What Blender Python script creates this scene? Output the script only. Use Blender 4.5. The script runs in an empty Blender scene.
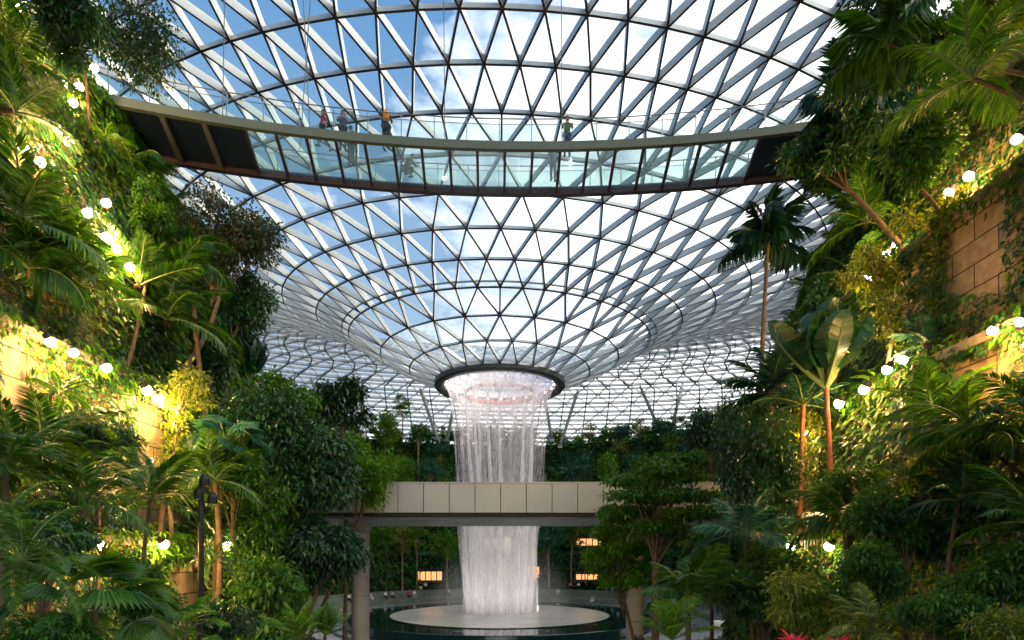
import bpy, math, random
import numpy as np
from mathutils import Vector, Matrix
rng = np.random.default_rng(7)
random.seed(7)
COL = bpy.context.scene.collection
PI = math.pi
F, HX, HY = 578.0, 512.0, 551.0          # focal length and eye line, in image units
X0, YC = -1.25, 60.0                      # axis of the oculus and the pool

def at(x, y, Y):                          # a point seen at (x, y) and standing Y metres away
    return np.array([(x-HX)/F*Y, Y, (HY-y)/F*Y])
def proj(p):
    p = np.asarray(p, float)
    return HX+F*p[..., 0]/p[..., 1], HY-F*p[..., 2]/p[..., 1]
def nrm(v):
    v = np.asarray(v, float)
    return v/np.maximum(np.linalg.norm(v, axis=-1, keepdims=True), 1e-9)

class MB:
    """collects geometry for one mesh"""
    def __init__(s): s.v = []; s.f = []; s.n = 0; s.m = []
    def add(s, V, Fc, mi=0):
        V = np.asarray(V, float).reshape(-1, 3); Fc = np.asarray(Fc, np.int64)
        s.v.append(V); s.f.append(Fc+s.n); s.m.append(np.full(len(Fc), mi)); s.n += len(V)
    def box(s, c, d, mi=0, R=None):
        h = np.array(d)/2.0
        V = np.array([[x, y, z] for x in (-1, 1) for y in (-1, 1) for z in (-1, 1)])*h
        if R is not None: V = V @ np.array(R).T
        s.add(V+np.array(c), [[0,1,3,2],[4,6,7,5],[0,4,5,1],[2,3,7,6],[0,2,6,4],[1,5,7,3]], mi)
    def beams(s, A, B, N, w, d, off=0.0, mi=0, under=None):
        """many box beams from A to B, width w, depth d outward along N"""
        A = np.asarray(A, float); B = np.asarray(B, float); N = np.asarray(N, float)
        D = nrm(B-A); S = nrm(np.cross(D, N)); M = np.cross(S, D)
        w2 = np.broadcast_to(np.asarray(w, float), (len(A),))[:, None]/2
        d0 = np.full((len(A), 1), off); d1 = np.broadcast_to(np.asarray(d, float), (len(A),))[:, None]+off
        V = np.stack([A-S*w2+M*d0, A+S*w2+M*d0, A+S*w2+M*d1, A-S*w2+M*d1,
                      B-S*w2+M*d0, B+S*w2+M*d0, B+S*w2+M*d1, B-S*w2+M*d1], 1)
        q = np.array([[0,1,2,3],[4,7,6,5],[0,4,5,1],[1,5,6,2],[2,6,7,3],[3,7,4,0]])
        Fc = (np.arange(len(A))*8)[:, None, None]+q[None]
        if under is None: s.add(V.reshape(-1, 3), Fc.reshape(-1, 4), mi)
        else:
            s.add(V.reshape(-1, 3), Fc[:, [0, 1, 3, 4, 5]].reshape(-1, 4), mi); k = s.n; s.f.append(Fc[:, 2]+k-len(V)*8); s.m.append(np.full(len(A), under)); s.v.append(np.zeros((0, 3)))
    def tube(s, P, r, seg=8, mi=0, cap=True):
        P = np.asarray(P, float); n = len(P); r = np.broadcast_to(np.asarray(r, float), (n,))
        T = nrm(np.gradient(P, axis=0))
        ref = np.array([0, 0, 1.0]) if abs(T[0][2]) < .9 else np.array([1.0, 0, 0])
        U = nrm(np.cross(T, ref)); W = np.cross(T, U)
        a = np.linspace(0, 2*PI, seg, endpoint=False)
        V = P[:, None]+r[:, None, None]*(U[:, None]*np.cos(a)[None, :, None]+W[:, None]*np.sin(a)[None, :, None])
        i, j = np.meshgrid(np.arange(n-1), np.arange(seg), indexing='ij'); k = (j+1) % seg
        Fc = np.stack([i*seg+j, i*seg+k, (i+1)*seg+k, (i+1)*seg+j], -1).reshape(-1, 4)
        s.add(V.reshape(-1, 3), Fc, mi)
        if cap:
            b = s.n-n*seg
            for base in (0, (n-1)*seg):
                c = V.reshape(-1, 3)[base:base+seg].mean(0)
                s.add(np.vstack([V.reshape(-1, 3)[base:base+seg], c]), [[q, (q+1) % seg, seg] for q in range(seg)], mi)
    def lathe(s, prof, c=(0, 0, 0), seg=32, mi=0, a0=0, a1=2*PI, closed=True):
        prof = np.asarray(prof, float); n = len(prof)
        a = np.linspace(a0, a1, seg, endpoint=not closed)
        V = np.stack([prof[:, None, 0]*np.cos(a), prof[:, None, 0]*np.sin(a), np.repeat(prof[:, 1:2], len(a), 1)], -1)+np.array(c)
        m = len(a); jj = np.arange(m if closed else m-1)
        i, j = np.meshgrid(np.arange(n-1), jj, indexing='ij'); k = (j+1) % m
        s.add(V.reshape(-1, 3), np.stack([i*m+j, i*m+k, (i+1)*m+k, (i+1)*m+j], -1).reshape(-1, 4), mi)
    def grid(s, V, mi=0):
        V = np.asarray(V, float); n, m = V.shape[:2]
        i, j = np.meshgrid(np.arange(n-1), np.arange(m-1), indexing='ij')
        s.add(V.reshape(-1, 3), np.stack([i*m+j, i*m+j+1, (i+1)*m+j+1, (i+1)*m+j], -1).reshape(-1, 4), mi)
    def leaves(s, P, D, U, L, W, fold=.25, droop=.2, mi=0):
        """pointed folded leaves: base P, direction D, facing U"""
        P = np.asarray(P, float); D = nrm(D); S = nrm(np.cross(D, U)); N = np.cross(S, D)
        n = len(P); L = np.broadcast_to(np.asarray(L, float), (n,))[:, None]; W = np.broadcast_to(np.asarray(W, float), (n,))[:, None]
        dz = np.array([0, 0, -1.0])
        c = P+D*L*.45
        V = np.stack([P, c-S*W*.5+N*W*fold, P+D*L+dz*L*droop, c+S*W*.5+N*W*fold, c], 1)
        q = np.array([[0, 4, 2, 1], [0, 3, 2, 4]])
        s.add(V.reshape(-1, 3), ((np.arange(n)*5)[:, None, None]+q[None]).reshape(-1, 4), mi)
    def mesh(s, name, mats, smooth=False):
        me = bpy.data.meshes.new(name)
        if s.v:
            V = np.concatenate(s.v)
            li, ls, lt, mi = [], [], [], []
            pos = 0
            for Fc, m in zip(s.f, s.m):
                if len(Fc) == 0: continue
                k = Fc.shape[1]; li.append(Fc.reshape(-1)); ls.append(pos+np.arange(len(Fc))*k); lt.append(np.full(len(Fc), k)); mi.append(m); pos += Fc.size
            li = np.concatenate(li); ls = np.concatenate(ls); lt = np.concatenate(lt); mi = np.concatenate(mi)
            me.vertices.add(len(V)); me.vertices.foreach_set('co', V.astype(np.float32).reshape(-1))
            me.loops.add(len(li)); me.loops.foreach_set('vertex_index', li.astype(np.int32))
            me.polygons.add(len(ls)); me.polygons.foreach_set('loop_start', ls.astype(np.int32))
            try: me.polygons.foreach_set('loop_total', lt.astype(np.int32))
            except Exception: pass
            me.polygons.foreach_set('material_index', mi.astype(np.int32))
            me.polygons.foreach_set('use_smooth', np.full(len(ls), bool(smooth)))
            me.update(calc_edges=True); me.validate()
        for m in (mats if isinstance(mats, (list, tuple)) else [mats]): me.materials.append(m)
        return me
    def obj(s, name, mats, parent=None, smooth=False, loc=None):
        return link(name, s.mesh(name, mats, smooth), parent, loc)

def link(name, data, parent=None, loc=None, rot=None, scale=None):
    o = bpy.data.objects.new(name, data); COL.objects.link(o)
    if parent is not None: o.parent = parent
    if loc is not None: o.location = loc
    if rot is not None: o.rotation_euler = rot
    if scale is not None: o.scale = (scale,)*3 if np.isscalar(scale) else scale
    return o
def tag(o, label=None, cat=None, group=None, kind=None):
    if label: o['label'] = label
    if cat: o['category'] = cat
    if group: o['group'] = group
    if kind: o['kind'] = kind
    return o
def thing(name, label, cat, loc=(0, 0, 0), rz=0, group=None, scale=None):
    return tag(link(name, None, None, tuple(loc), (0, 0, rz), scale), label, cat, group)
def copy_tree(o, parent=None):
    c = o.copy(); COL.objects.link(c); c.parent = parent
    for ch in o.children: copy_tree(ch, c)
    return c

# ------------------------------------------------------------------ materials
class NT:
    def __init__(s, name):
        s.m = bpy.data.materials.new(name); s.m.use_nodes = True
        s.t = s.m.node_tree; s.t.nodes.clear()
        s.out = s.t.nodes.new('ShaderNodeOutputMaterial')
    def n(s, kind, **kw):
        x = s.t.nodes.new('ShaderNode'+kind)
        for k, v in kw.items():
            if k.startswith('i_'):
                key = k[2:].replace('_', ' ')
                x.inputs[key].default_value = v
            else: setattr(x, k, v)
        return x
    def l(s, a, b): s.t.links.new(a, b)
    def ramp(s, fac, stops, interp='LINEAR'):
        r = s.n('ValToRGB'); r.color_ramp.interpolation = interp
        e = r.color_ramp.elements
        while len(e) > len(stops): e.remove(e[-1])
        while len(e) < len(stops): e.new(.5)
        for q, (p, c) in zip(e, stops): q.position = p; q.color = (*c, 1) if len(c) == 3 else c
        s.l(fac, r.inputs[0]); return r.outputs[0]
def c3(*c): return (*c, 1)

def simple(name, col, rough=.5, metal=0, noise=0, scale=3, spec=.5, bump=0):
    t = NT(name); b = t.n('BsdfPrincipled'); b.inputs['Roughness'].default_value = rough; b.inputs['Metallic'].default_value = metal
    b.inputs['Specular IOR Level'].default_value = spec
    tc = t.n('TexCoord'); nz = t.n('TexNoise'); nz.inputs['Scale'].default_value = scale; nz.inputs['Detail'].default_value = 4
    t.l(tc.outputs['Object'], nz.inputs['Vector'])
    lo = tuple(c*(1-noise) for c in col); hi = tuple(min(1, c*(1+noise)) for c in col)
    t.l(t.ramp(nz.outputs['Fac'], [(.3, lo), (.7, hi)]), b.inputs['Base Color'])
    if bump:
        bp = t.n('Bump'); bp.inputs['Strength'].default_value = bump; bp.inputs['Distance'].default_value = .05
        t.l(nz.outputs['Fac'], bp.inputs['Height']); t.l(bp.outputs[0], b.inputs['Normal'])
    t.l(b.outputs[0], t.out.inputs[0]); return t.m

def leaf_mat(name, cols, rough=.42, trans=.3, spec=.4):
    """cols: dark, mid, light leaf colours; each leaf differs a little"""
    t = NT(name); g = t.n('NewGeometry'); oi = t.n('ObjectInfo')
    ad = t.n('Math', operation='MULTIPLY_ADD'); t.l(oi.outputs['Random'], ad.inputs[0]); ad.inputs[1].default_value = .25
    sc = t.n('Math', operation='MULTIPLY'); t.l(g.outputs['Random Per Island'], sc.inputs[0]); sc.inputs[1].default_value = .78
    t.l(sc.outputs[0], ad.inputs[2])
    col = t.ramp(ad.outputs[0], [(0, cols[0]), (.5, cols[1]), (1, cols[2])])
    b = t.n('BsdfPrincipled'); b.inputs['Roughness'].default_value = rough; b.inputs['Specular IOR Level'].default_value = spec
    t.l(col, b.inputs['Base Color'])
    tr = t.n('BsdfTranslucent'); hs = t.n('HueSaturation'); hs.inputs['Hue'].default_value = .475; hs.inputs['Saturation'].default_value = 1.1; hs.inputs['Value'].default_value = 1.6
    t.l(col, hs.inputs['Color']); t.l(hs.outputs[0], tr.inputs['Color'])
    mx = t.n('MixShader'); mx.inputs[0].default_value = trans
    t.l(b.outputs[0], mx.inputs[1]); t.l(tr.outputs[0], mx.inputs[2]); t.l(mx.outputs[0], t.out.inputs[0]); return t.m

def emit_mat(name, col, s):
    t = NT(name); e = t.n('Emission'); e.inputs[0].default_value = c3(*col); e.inputs[1].default_value = s
    t.l(e.outputs[0], t.out.inputs[0]); return t.m

def glass_mat(name, tint, gloss=.1, milk=0.0, milkcol=(.8, .9, .88), pattern=False):
    t = NT(name); tr = t.n('BsdfTransparent'); tr.inputs[0].default_value = c3(*tint)
    gl = t.n('BsdfGlossy'); gl.inputs['Roughness'].default_value = .03; gl.inputs[0].default_value = c3(.9, .95, .95)
    fr = t.n('Fresnel'); fr.inputs[0].default_value = 1.35
    mu = t.n('Math', operation='MULTIPLY'); t.l(fr.outputs[0], mu.inputs[0]); mu.inputs[1].default_value = gloss*10
    cl = t.n('Math', operation='MINIMUM'); t.l(mu.outputs[0], cl.inputs[0]); cl.inputs[1].default_value = .6
    mx = t.n('MixShader'); t.l(cl.outputs[0], mx.inputs[0]); t.l(tr.outputs[0], mx.inputs[1]); t.l(gl.outputs[0], mx.inputs[2])
    last = mx
    if milk or pattern:
        df = t.n('BsdfTranslucent'); df.inputs[0].default_value = c3(*milkcol)
        m2 = t.n('MixShader'); m2.inputs[0].default_value = milk
        if pattern:
            tc = t.n('TexCoord'); nz = t.n('TexNoise'); nz.inputs['Scale'].default_value = .9; nz.inputs['Distortion'].default_value = 2.5; nz.inputs['Detail'].default_value = 3
            t.l(tc.outputs['Object'], nz.inputs['Vector'])
            r = t.ramp(nz.outputs['Fac'], [(.44, (milk,)*3), (.5, (milk+.25,)*3), (.56, (milk,)*3)])
            t.l(r, m2.inputs[0])
        t.l(last.outputs[0], m2.inputs[1]); t.l(df.outputs[0], m2.inputs[2]); last = m2
    t.l(last.outputs[0], t.out.inputs[0]); return t.m
# ------------------------------------------------------------------ camera, sky
sc = bpy.context.scene
cam = bpy.data.cameras.new('camera'); cam.sensor_width = 36; cam.lens = F/1024*36; cam.shift_y = (HY-320)/1024; cam.clip_end = 2000; cam.clip_start = .05
co = link('camera', cam, None, (0, 0, 0), (PI/2, 0, 0)); sc.camera = co
sc.view_settings.view_transform = 'Standard'; sc.view_settings.look = 'None'; sc.view_settings.gamma = 1; sc.view_settings.exposure = 1.0
try: sc.view_settings.use_curve_mapping = False
except Exception: pass
sc.cycles.max_bounces = 7; sc.cycles.diffuse_bounces = 3; sc.cycles.glossy_bounces = 2; sc.cycles.transmission_bounces = 4
sc.cycles.transparent_max_bounces = 24; sc.cycles.sample_clamp_indirect = 4; sc.cycles.use_denoising = True

w = bpy.data.worlds.new('sky'); sc.world = w; w.use_nodes = True; nt = w.node_tree; nt.nodes.clear()
def wn(k, **kw):
    x = nt.nodes.new('ShaderNode'+k)
    for a, b in kw.items(): setattr(x, a, b)
    return x
tc = wn('TexCoord'); sep = wn('SeparateXYZ'); nt.links.new(tc.outputs['Generated'], sep.inputs[0])
mp = wn('Mapping'); mp.inputs['Scale'].default_value = (1, 1, 2.2); mp.inputs['Location'].default_value = (.35, .1, .0); nt.links.new(tc.outputs['Generated'], mp.inputs[0])
nz = wn('TexNoise'); nz.inputs['Scale'].default_value = 3.6; nz.inputs['Detail'].default_value = 9; nz.inputs['Roughness'].default_value = .6; nt.links.new(mp.outputs[0], nz.inputs['Vector'])
# more cloud towards the east (+x) and towards the horizon
m1 = wn('Math', operation='MULTIPLY_ADD'); nt.links.new(sep.outputs[0], m1.inputs[0]); m1.inputs[1].default_value = .80; nt.links.new(nz.outputs['Fac'], m1.inputs[2])
m2 = wn('Math', operation='MULTIPLY_ADD'); nt.links.new(sep.outputs[2], m2.inputs[0]); m2.inputs[1].default_value = -.42; nt.links.new(m1.outputs[0], m2.inputs[2])
m3 = wn('Math', operation='ADD'); nt.links.new(m2.outputs[0], m3.inputs[0]); m3.inputs[1].default_value = .31
rp = wn('ValToRGB'); e = rp.color_ramp.elements; e[0].position = .46; e[0].color = (0, 0, 0, 1); e[1].position = .80; e[1].color = (1, 1, 1, 1)
q = e.new(.60); q.color = (.45, .45, .45, 1)
nt.links.new(m3.outputs[0], rp.inputs[0])
hz = wn('ValToRGB'); e = hz.color_ramp.elements; e[0].position = .0; e[0].color = (.36, .43, .50, 1); e[1].position = .75; e[1].color = (.055, .165, .34, 1)
nt.links.new(sep.outputs[2], hz.inputs[0])
mx = wn('MixRGB'); nt.links.new(rp.outputs[0], mx.inputs[0]); nt.links.new(hz.outputs[0], mx.inputs[1]); mx.inputs[2].default_value = (1.35, 1.32, 1.28, 1)
bg = wn('Background'); bg.inputs[1].default_value = 1.0; nt.links.new(mx.outputs[0], bg.inputs[0])
wo = wn('OutputWorld'); nt.links.new(bg.outputs[0], wo.inputs[0])

sun = bpy.data.lights.new('sun', 'SUN'); sun.energy = 1.1; sun.angle = math.radians(3); sun.color = (1, .88, .7)
so = link('sun', sun, None, (40, 0, 60)); so.rotation_euler = Vector((-.84, -.16, -.50)).to_track_quat('-Z', 'Y').to_euler()

# ------------------------------------------------------------------ roof: diagrid of steel and glass
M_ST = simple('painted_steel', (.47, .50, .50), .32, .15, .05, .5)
M_UNDERSHADE = simple('shaded_beam_underside', (.045, .035, .04), .45, .2, .05)  # shade under the beams, painted as a dark bottom face
M_SLAT = leaf_mat('pale_sunshade', [(.62, .63, .66), (.66, .66, .68), (.70, .68, .67)], .6, .45)
M_ST2 = simple('dark_ring_steel', (.05, .06, .055), .4, .2, .1)
G_ROOF = glass_mat('roof_glass', (.93, .97, .97), .04)
G_WET = glass_mat('wet_roof_glass', (.93, .97, .97), .05, .10, (.85, .92, .92), True)
#        ax    near   far    z     n   phase
RINGS = [(6.6, 6.8, 6.6, 17.25, 26, 0), (9.3, 9.8, 8.8, 18.25, 26, .5), (12.2, 11.9, 10.9, 19.6, 26, 0),
         (15.3, 13.1, 12.9, 21.4, 52, 0), (18.5, 14.3, 14.8, 23.05, 52, .5), (21.7, 16.45, 16.6, 24.3, 52, 0),
         (25, 18.7, 18.3, 25.56, 52, .5), (28.3, 21.2, 20, 26.56, 52, 0), (31.6, 23.5, 21.6, 27.64, 104, 0),
         (35, 26.05, 23.1, 28.57, 104, .5), (38.4, 28.8, 24.5, 29.27, 104, 0), (41.8, 31.6, 25.8, 29.8, 104, .5),
         (45.2, 34.6, 27, 30.1, 104, 0), (48.4, 38, 28.2, 30.1, 104, .5), (51, 42, 29.3, 29.8, 104, 0),
         (53.5, 46, 30.4, 29.2, 104, .5), (55.8, 50, 31.4, 28.4, 104, 0),
         (57.6, 54, 32.2, 27.5, 104, .5), (59.0, 58, 33.1, 26.4, 104, 0), (60.2, 61, 34.0, 25.3, 104, .5), (61.3, 64, 34.9, 24.1, 104, 0),
         (62.3, 67, 35.8, 22.9, 104, .5), (63.2, 70, 36.6, 21.7, 104, 0), (64.0, 73, 37.4, 20.4, 104, .5), (64.8, 76, 38.2, 19.1, 104, 0),
         (65.5, 79, 38.9, 17.7, 104, .5), (66.1, 82, 39.6, 16.2, 104, 0), (67, 85, 41, 12.5, 104, .5), (68, 88, 42.5, 6, 104, 0), (68.5, 90, 43, -2, 104, .5)]
def ring_pt(i, phi, turn=.019):
    """phi measured from the camera side; ring index may be fractional"""
    phi = np.asarray(phi)+turn; i = np.asarray(i, float); tab = np.array([r[:4] for r in RINGS]); k = np.arange(len(RINGS))
    ax, an, af, z = (np.interp(i, k, tab[:, q]) for q in range(4))
    s, c = np.sin(phi), np.cos(phi)
    x = X0+ax*s; y = YC-np.where(c > 0, an, af)*c
    return np.stack([x, y, z-.018*(x-X0)*np.clip(ax/15-.4, 0, 1)], -1)
nodes = []; start = []
for i, r in enumerate(RINGS):
    start.append(sum(len(q) for q in nodes)); n = r[4]
    nodes.append(ring_pt(i, (np.arange(n)+r[5])*2*PI/n))
NV = np.concatenate(nodes); tris = []; tier = []
for i in range(len(RINGS)-1):
    n, m = RINGS[i][4], RINGS[i+1][4]; a, b = start[i], start[i+1]; pa, pb = RINGS[i][5], RINGS[i+1][5]
    for j in range(n):
        j1 = (j+1) % n
        if n == m:
            if pa < pb: tris += [(a+j, a+j1, b+j), (a+j1, b+j1, b+j)]
            else: tris += [(a+j, a+j1, b+j1), (a+j, b+j1, b+j)]
            tier += [i, i]
        else:
            k0, k1, k2 = 2*j, 2*j+1, (2*j+2) % m
            tris += [(a+j, b+k1, b+k0), (a+j, a+j1, b+k1), (a+j1, b+k2, b+k1)]; tier += [i]*3
T = np.array(tris); tier = np.array(tier)
fn = np.cross(NV[T[:, 1]]-NV[T[:, 0]], NV[T[:, 2]]-NV[T[:, 0]])
VN = np.zeros_like(NV)
for q in range(3): np.add.at(VN, T[:, q], fn)
VN = nrm(VN)
if VN[start[8]][2] < 0: VN = -VN
E = np.unique(np.sort(np.concatenate([T[:, [0, 1]], T[:, [1, 2]], T[:, [2, 0]]]), 1), axis=0)
ring_of = np.zeros(len(NV), int)
for i in range(len(RINGS)): ring_of[start[i]:start[i]+RINGS[i][4]] = i
ra, rb = ring_of[E[:, 0]], ring_of[E[:, 1]]
isring = ra == rb
wd = np.where(isring, .13, .13)*np.where(ra > 12, .8, 1); dp = np.where(isring, .36, .58)*np.where(ra < 3, .6, 1)*np.where(ra > 12, .7, 1)
mb = MB()
nr = np.minimum(ra, rb) < 12; bn = nrm(VN[E[:, 0]]+VN[E[:, 1]])
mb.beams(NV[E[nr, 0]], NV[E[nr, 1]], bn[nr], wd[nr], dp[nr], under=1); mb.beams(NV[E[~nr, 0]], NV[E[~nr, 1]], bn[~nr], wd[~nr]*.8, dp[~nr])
# heavier second tube just above the ring where the mesh doubles
h = np.arange(52); a = start[3]
hp = ring_pt(3.22, (h)*2*PI/52)
mb.beams(hp, np.roll(hp, -1, 0), VN[a+h], .12, .25)
# meridian ribs on the far side of the torus, wavering from panel to panel
for j in range(104):
    t = np.arange(13, 27.01, .5); ph = (j+.0)*2*PI/104
    if math.cos(ph) > .25: continue
    wob = np.interp(t, [13, 14.5, 16, 17, 18.5, 21, 27], [-.9, -.5, .35, .45, -.05, .15, .55])*(2*PI/104)
    p = ring_pt(t, ph+wob*np.sign(math.sin(ph)))
    p[:, 2] -= .05; n = nrm(np.array([X0, YC, 10])-p)*-1
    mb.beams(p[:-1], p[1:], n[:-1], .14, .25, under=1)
# sunshade blades between the rings of the outer slope
for tt in np.arange(12.4, 25.6, .5):
    ph = np.linspace(PI*.40, PI*1.60, 150); p = ring_pt(tt, ph); p2 = ring_pt(tt+.3, ph); n = nrm(np.cross(np.gradient(p, axis=0), p2-p))
    n = n*np.sign((n*(p-np.array([X0, YC, 10]))).sum(1, keepdims=True)); q = p+n*.28; mb.beams(q[:-1], q[1:], n[:-1], .40, .04, mi=2)
roof = mb.obj('roof_diagrid', [M_ST, M_UNDERSHADE, M_SLAT]); tag(roof, 'white steel diagrid of the glass roof funnelling down to the oculus', 'roof', kind='structure')
gv = NV+VN*.5
mb = MB(); mb.add(gv, T[tier >= 2])
g = mb.obj('roof_glass', G_ROOF); tag(g, 'triangular glass panes of the roof above the steel diagrid', 'roof', kind='structure')
mb = MB(); mb.add(gv, T[tier < 2])
g = mb.obj('roof_glass', G_WET); tag(g, 'water-streaked glass panes closest around the oculus', 'roof', kind='structure')
# ------------------------------------------------------------------ materials of the place
def stone_mat(name, c1, c2, mortar, sc=1.0, bw=1.5, bh=.62):
    t = NT(name); tc = t.n('TexCoord'); sep = t.n('SeparateXYZ'); t.l(tc.outputs['Object'], sep.inputs[0])
    cb = t.n('CombineXYZ'); t.l(sep.outputs[1], cb.inputs[0]); t.l(sep.outputs[2], cb.inputs[1])
    br = t.n('TexBrick'); t.l(cb.outputs[0], br.inputs['Vector']); br.inputs['Scale'].default_value = sc
    br.inputs['Brick Width'].default_value = bw; br.inputs['Row Height'].default_value = bh; br.inputs['Mortar Size'].default_value = .018
    br.inputs['Color1'].default_value = c3(*c1); br.inputs['Color2'].default_value = c3(*c2); br.inputs['Mortar'].default_value = c3(*mortar)
    nz = t.n('TexNoise'); nz.inputs['Scale'].default_value = 4; nz.inputs['Detail'].default_value = 6; t.l(tc.outputs['Object'], nz.inputs['Vector'])
    mr = t.ramp(nz.outputs['Fac'], [(.25, (.55, .5, .45)), (.75, (1, 1, 1))])
    mm = t.n('MixRGB', blend_type='MULTIPLY'); mm.inputs[0].default_value = 1; t.l(br.outputs['Color'], mm.inputs[1]); t.l(mr, mm.inputs[2])
    b = t.n('BsdfPrincipled'); b.inputs['Roughness'].default_value = .8; t.l(mm.outputs[0], b.inputs['Base Color'])
    bp = t.n('Bump'); bp.inputs['Strength'].default_value = .6; bp.inputs['Distance'].default_value = .04
    t.l(br.outputs['Fac'], bp.inputs['Height']); bp.invert = True; t.l(bp.outputs[0], b.inputs['Normal'])
    t.l(b.outputs[0], t.out.inputs[0]); return t.m
M_STONE = stone_mat('garden_stone', (.42, .31, .20), (.34, .25, .16), (.05, .035, .02))
M_SOIL = simple('soil', (.035, .028, .015), .95, 0, .4, 6, .2, .4)
M_COPE = simple('coping_stone', (.16, .13, .10), .7, 0, .3, 5)
M_FLOOR = simple('pale_paving', (.42, .40, .36), .5, 0, .12, .6)
M_CONC = simple('grey_concrete', (.36, .35, .30), .75, 0, .14, 1.2)
M_PANEL = simple('warm_grey_cladding', (.42, .41, .36), .55, .05, .04, .8)
M_JOINT = simple('dark_joint', (.03, .03, .028), .8)
M_SOFFIT = simple('grey_soffit', (.34, .37, .36), .5, 0, .06, .8)
M_FASCIA = simple('bridge_fascia', (.075, .10, .08), .5, .1, .06, 1)
M_DKBEAM = simple('dark_floor_beam', (.045, .035, .05), .5, .2, .1)
M_DECK = simple('navy_deck_underside', (.008, .018, .05), .5, .1, .1)
M_METAL = simple('brushed_metal', (.30, .33, .33), .3, .8, .05)
M_CABLE = simple('dark_cable', (.10, .13, .14), .4, .6)
M_BLACK = simple('black_metal', (.012, .012, .012), .45, .3)
G_FLOOR = glass_mat('floor_glass', (.84, .93, .92), .04, .06, (.72, .86, .84))
G_RAIL = glass_mat('balustrade_glass', (.90, .96, .95), .03, .03)

# ------------------------------------------------------------------ the two garden walls
# profile of the stepped wall: distance into the slope u, height z
LEV = [-7.5, .3, 4.8, 9.0, 13.0, 17.3]; UW = [9.5, 10.7, 12.0, 13.5, 15.8]
def shift(Y): return np.where(np.asarray(Y) > 20, .020*(np.asarray(Y, float)-20)**2, 0)
def wall_u(z):
    for k in range(5):
        if z < LEV[k+1]: return UW[k]
    return 99
def march(x, y, back=.0, lip=False):
    """first point of the garden wall seen at (x, y); back = metres in front of it"""
    kx, kz = (x-HX)/F, (HY-y)/F; Y = 3.0
    while Y < 70:
        u = abs(kx*Y)-float(shift(Y)); z = kz*Y
        if z < -7.4: break
        if (u >= wall_u(z-.25)-.35) if lip else (u >= wall_u(z)): break
        Y += .04
    p = np.array([kx*Y, Y, kz*Y]); return p*(1-back/max(abs(p[0]), 1.0))
def ledge_below(p):
    """height of the planting bed a plant rooted behind p stands on"""
    z = p[2]; c = [q for q in LEV if q <= z+.3]; return max(c) if c else LEV[0]
def wall_pt(side, Y, u, z): return np.stack([side*(u+shift(Y)), Y, z+0*Y], -1)
YS = np.concatenate([np.arange(3, 20, 1.0), np.arange(20, 52, 1.5)])
for side, nm in ((-1, 'left'), (1, 'right')):
    mb = MB(); ms = MB(); mc = MB()
    for k in range(5):
        G = np.stack([wall_pt(side, YS, UW[k], np.full(len(YS), z)) for z in np.linspace(LEV[k], LEV[k+1], 4)]); mb.grid(G)
        un = UW[k+1]+.1 if k < 4 else 22
        ms.grid(np.stack([wall_pt(side, YS, u, np.full(len(YS), LEV[k+1]-.06)) for u in (UW[k], un)]))
        prof = [(UW[k]+.25, LEV[k+1]-.05), (UW[k]+.25, LEV[k+1]+.06), (UW[k]-.28, LEV[k+1]+.06), (UW[k]-.28, LEV[k+1]-.16), (UW[k]+.02, LEV[k+1]-.16)]
        mc.grid(np.stack([wall_pt(side, YS, u, np.full(len(YS), z)) for u, z in prof]))
    o = mb.obj('wall_'+nm, M_STONE); tag(o, f'stone block retaining walls stepping up the {nm} side of the valley', 'wall', kind='structure')
    o = ms.obj('floor_bed', M_SOIL); tag(o, f'soil of the planting beds on the {nm} side of the valley', 'soil', kind='structure')
    o = mc.obj('trim_coping', M_COPE); tag(o, f'stone coping along the beds on the {nm} side', 'trim', kind='structure')

# ------------------------------------------------------------------ valley floor, bowl of terraces behind the pool
mb = MB(); mb.add([[-60, -6, -7.5], [60, -6, -7.5], [60, 120, -7.5], [-60, 120, -7.5]], [[0, 1, 2, 3]])
tag(mb.obj('floor', M_FLOOR), 'pale paved floor around the pool', 'floor', kind='structure')
mb = MB(); mb.add([[-600, -600, -9], [600, -600, -9], [600, 900, -9], [-600, 900, -9]], [[0, 1, 2, 3]])
tag(mb.obj('ground', M_SOIL), 'ground outside the glass roof', 'ground', kind='structure')
BOWL = [(23.5, -7.5), (23.5, -5.6), (25.2, -5.6), (25.2, -.6), (28, -.6), (28, 4), (31, 4), (31, 8.5), (33.5, 8.5), (33.5, 13), (36, 13), (36, 17.3), (60, 17.3)]
def bowl_pt(r, a, z): return np.stack([X0+r*np.cos(a), YC+r*np.sin(a)*.98, z+0*a], -1)
mb = MB(); aa = np.linspace(-.32, PI+.32, 90)
mb.grid(np.stack([bowl_pt(r, aa, z) for r, z in BOWL[2:]]))
tag(mb.obj('hillside_floor', M_SOIL), 'planted terraces rising behind the pool', 'hillside', kind='structure')
mb = MB(); mb.grid(np.stack([bowl_pt(r, aa, z) for r, z in [(19.0, -7.5), (19.0, -6.95), (21.0, -6.95), (21.0, -6.4), (23.4, -6.4), (23.4, -5.5), (25.3, -5.5)]]))
M_STEP = simple('weathered_concrete', (.15, .17, .14), .7, 0, .2, 1.2)
tag(mb.obj('floor_steps', M_STEP), 'curved concrete steps around the far side of the pool', 'steps', kind='structure')

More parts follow.
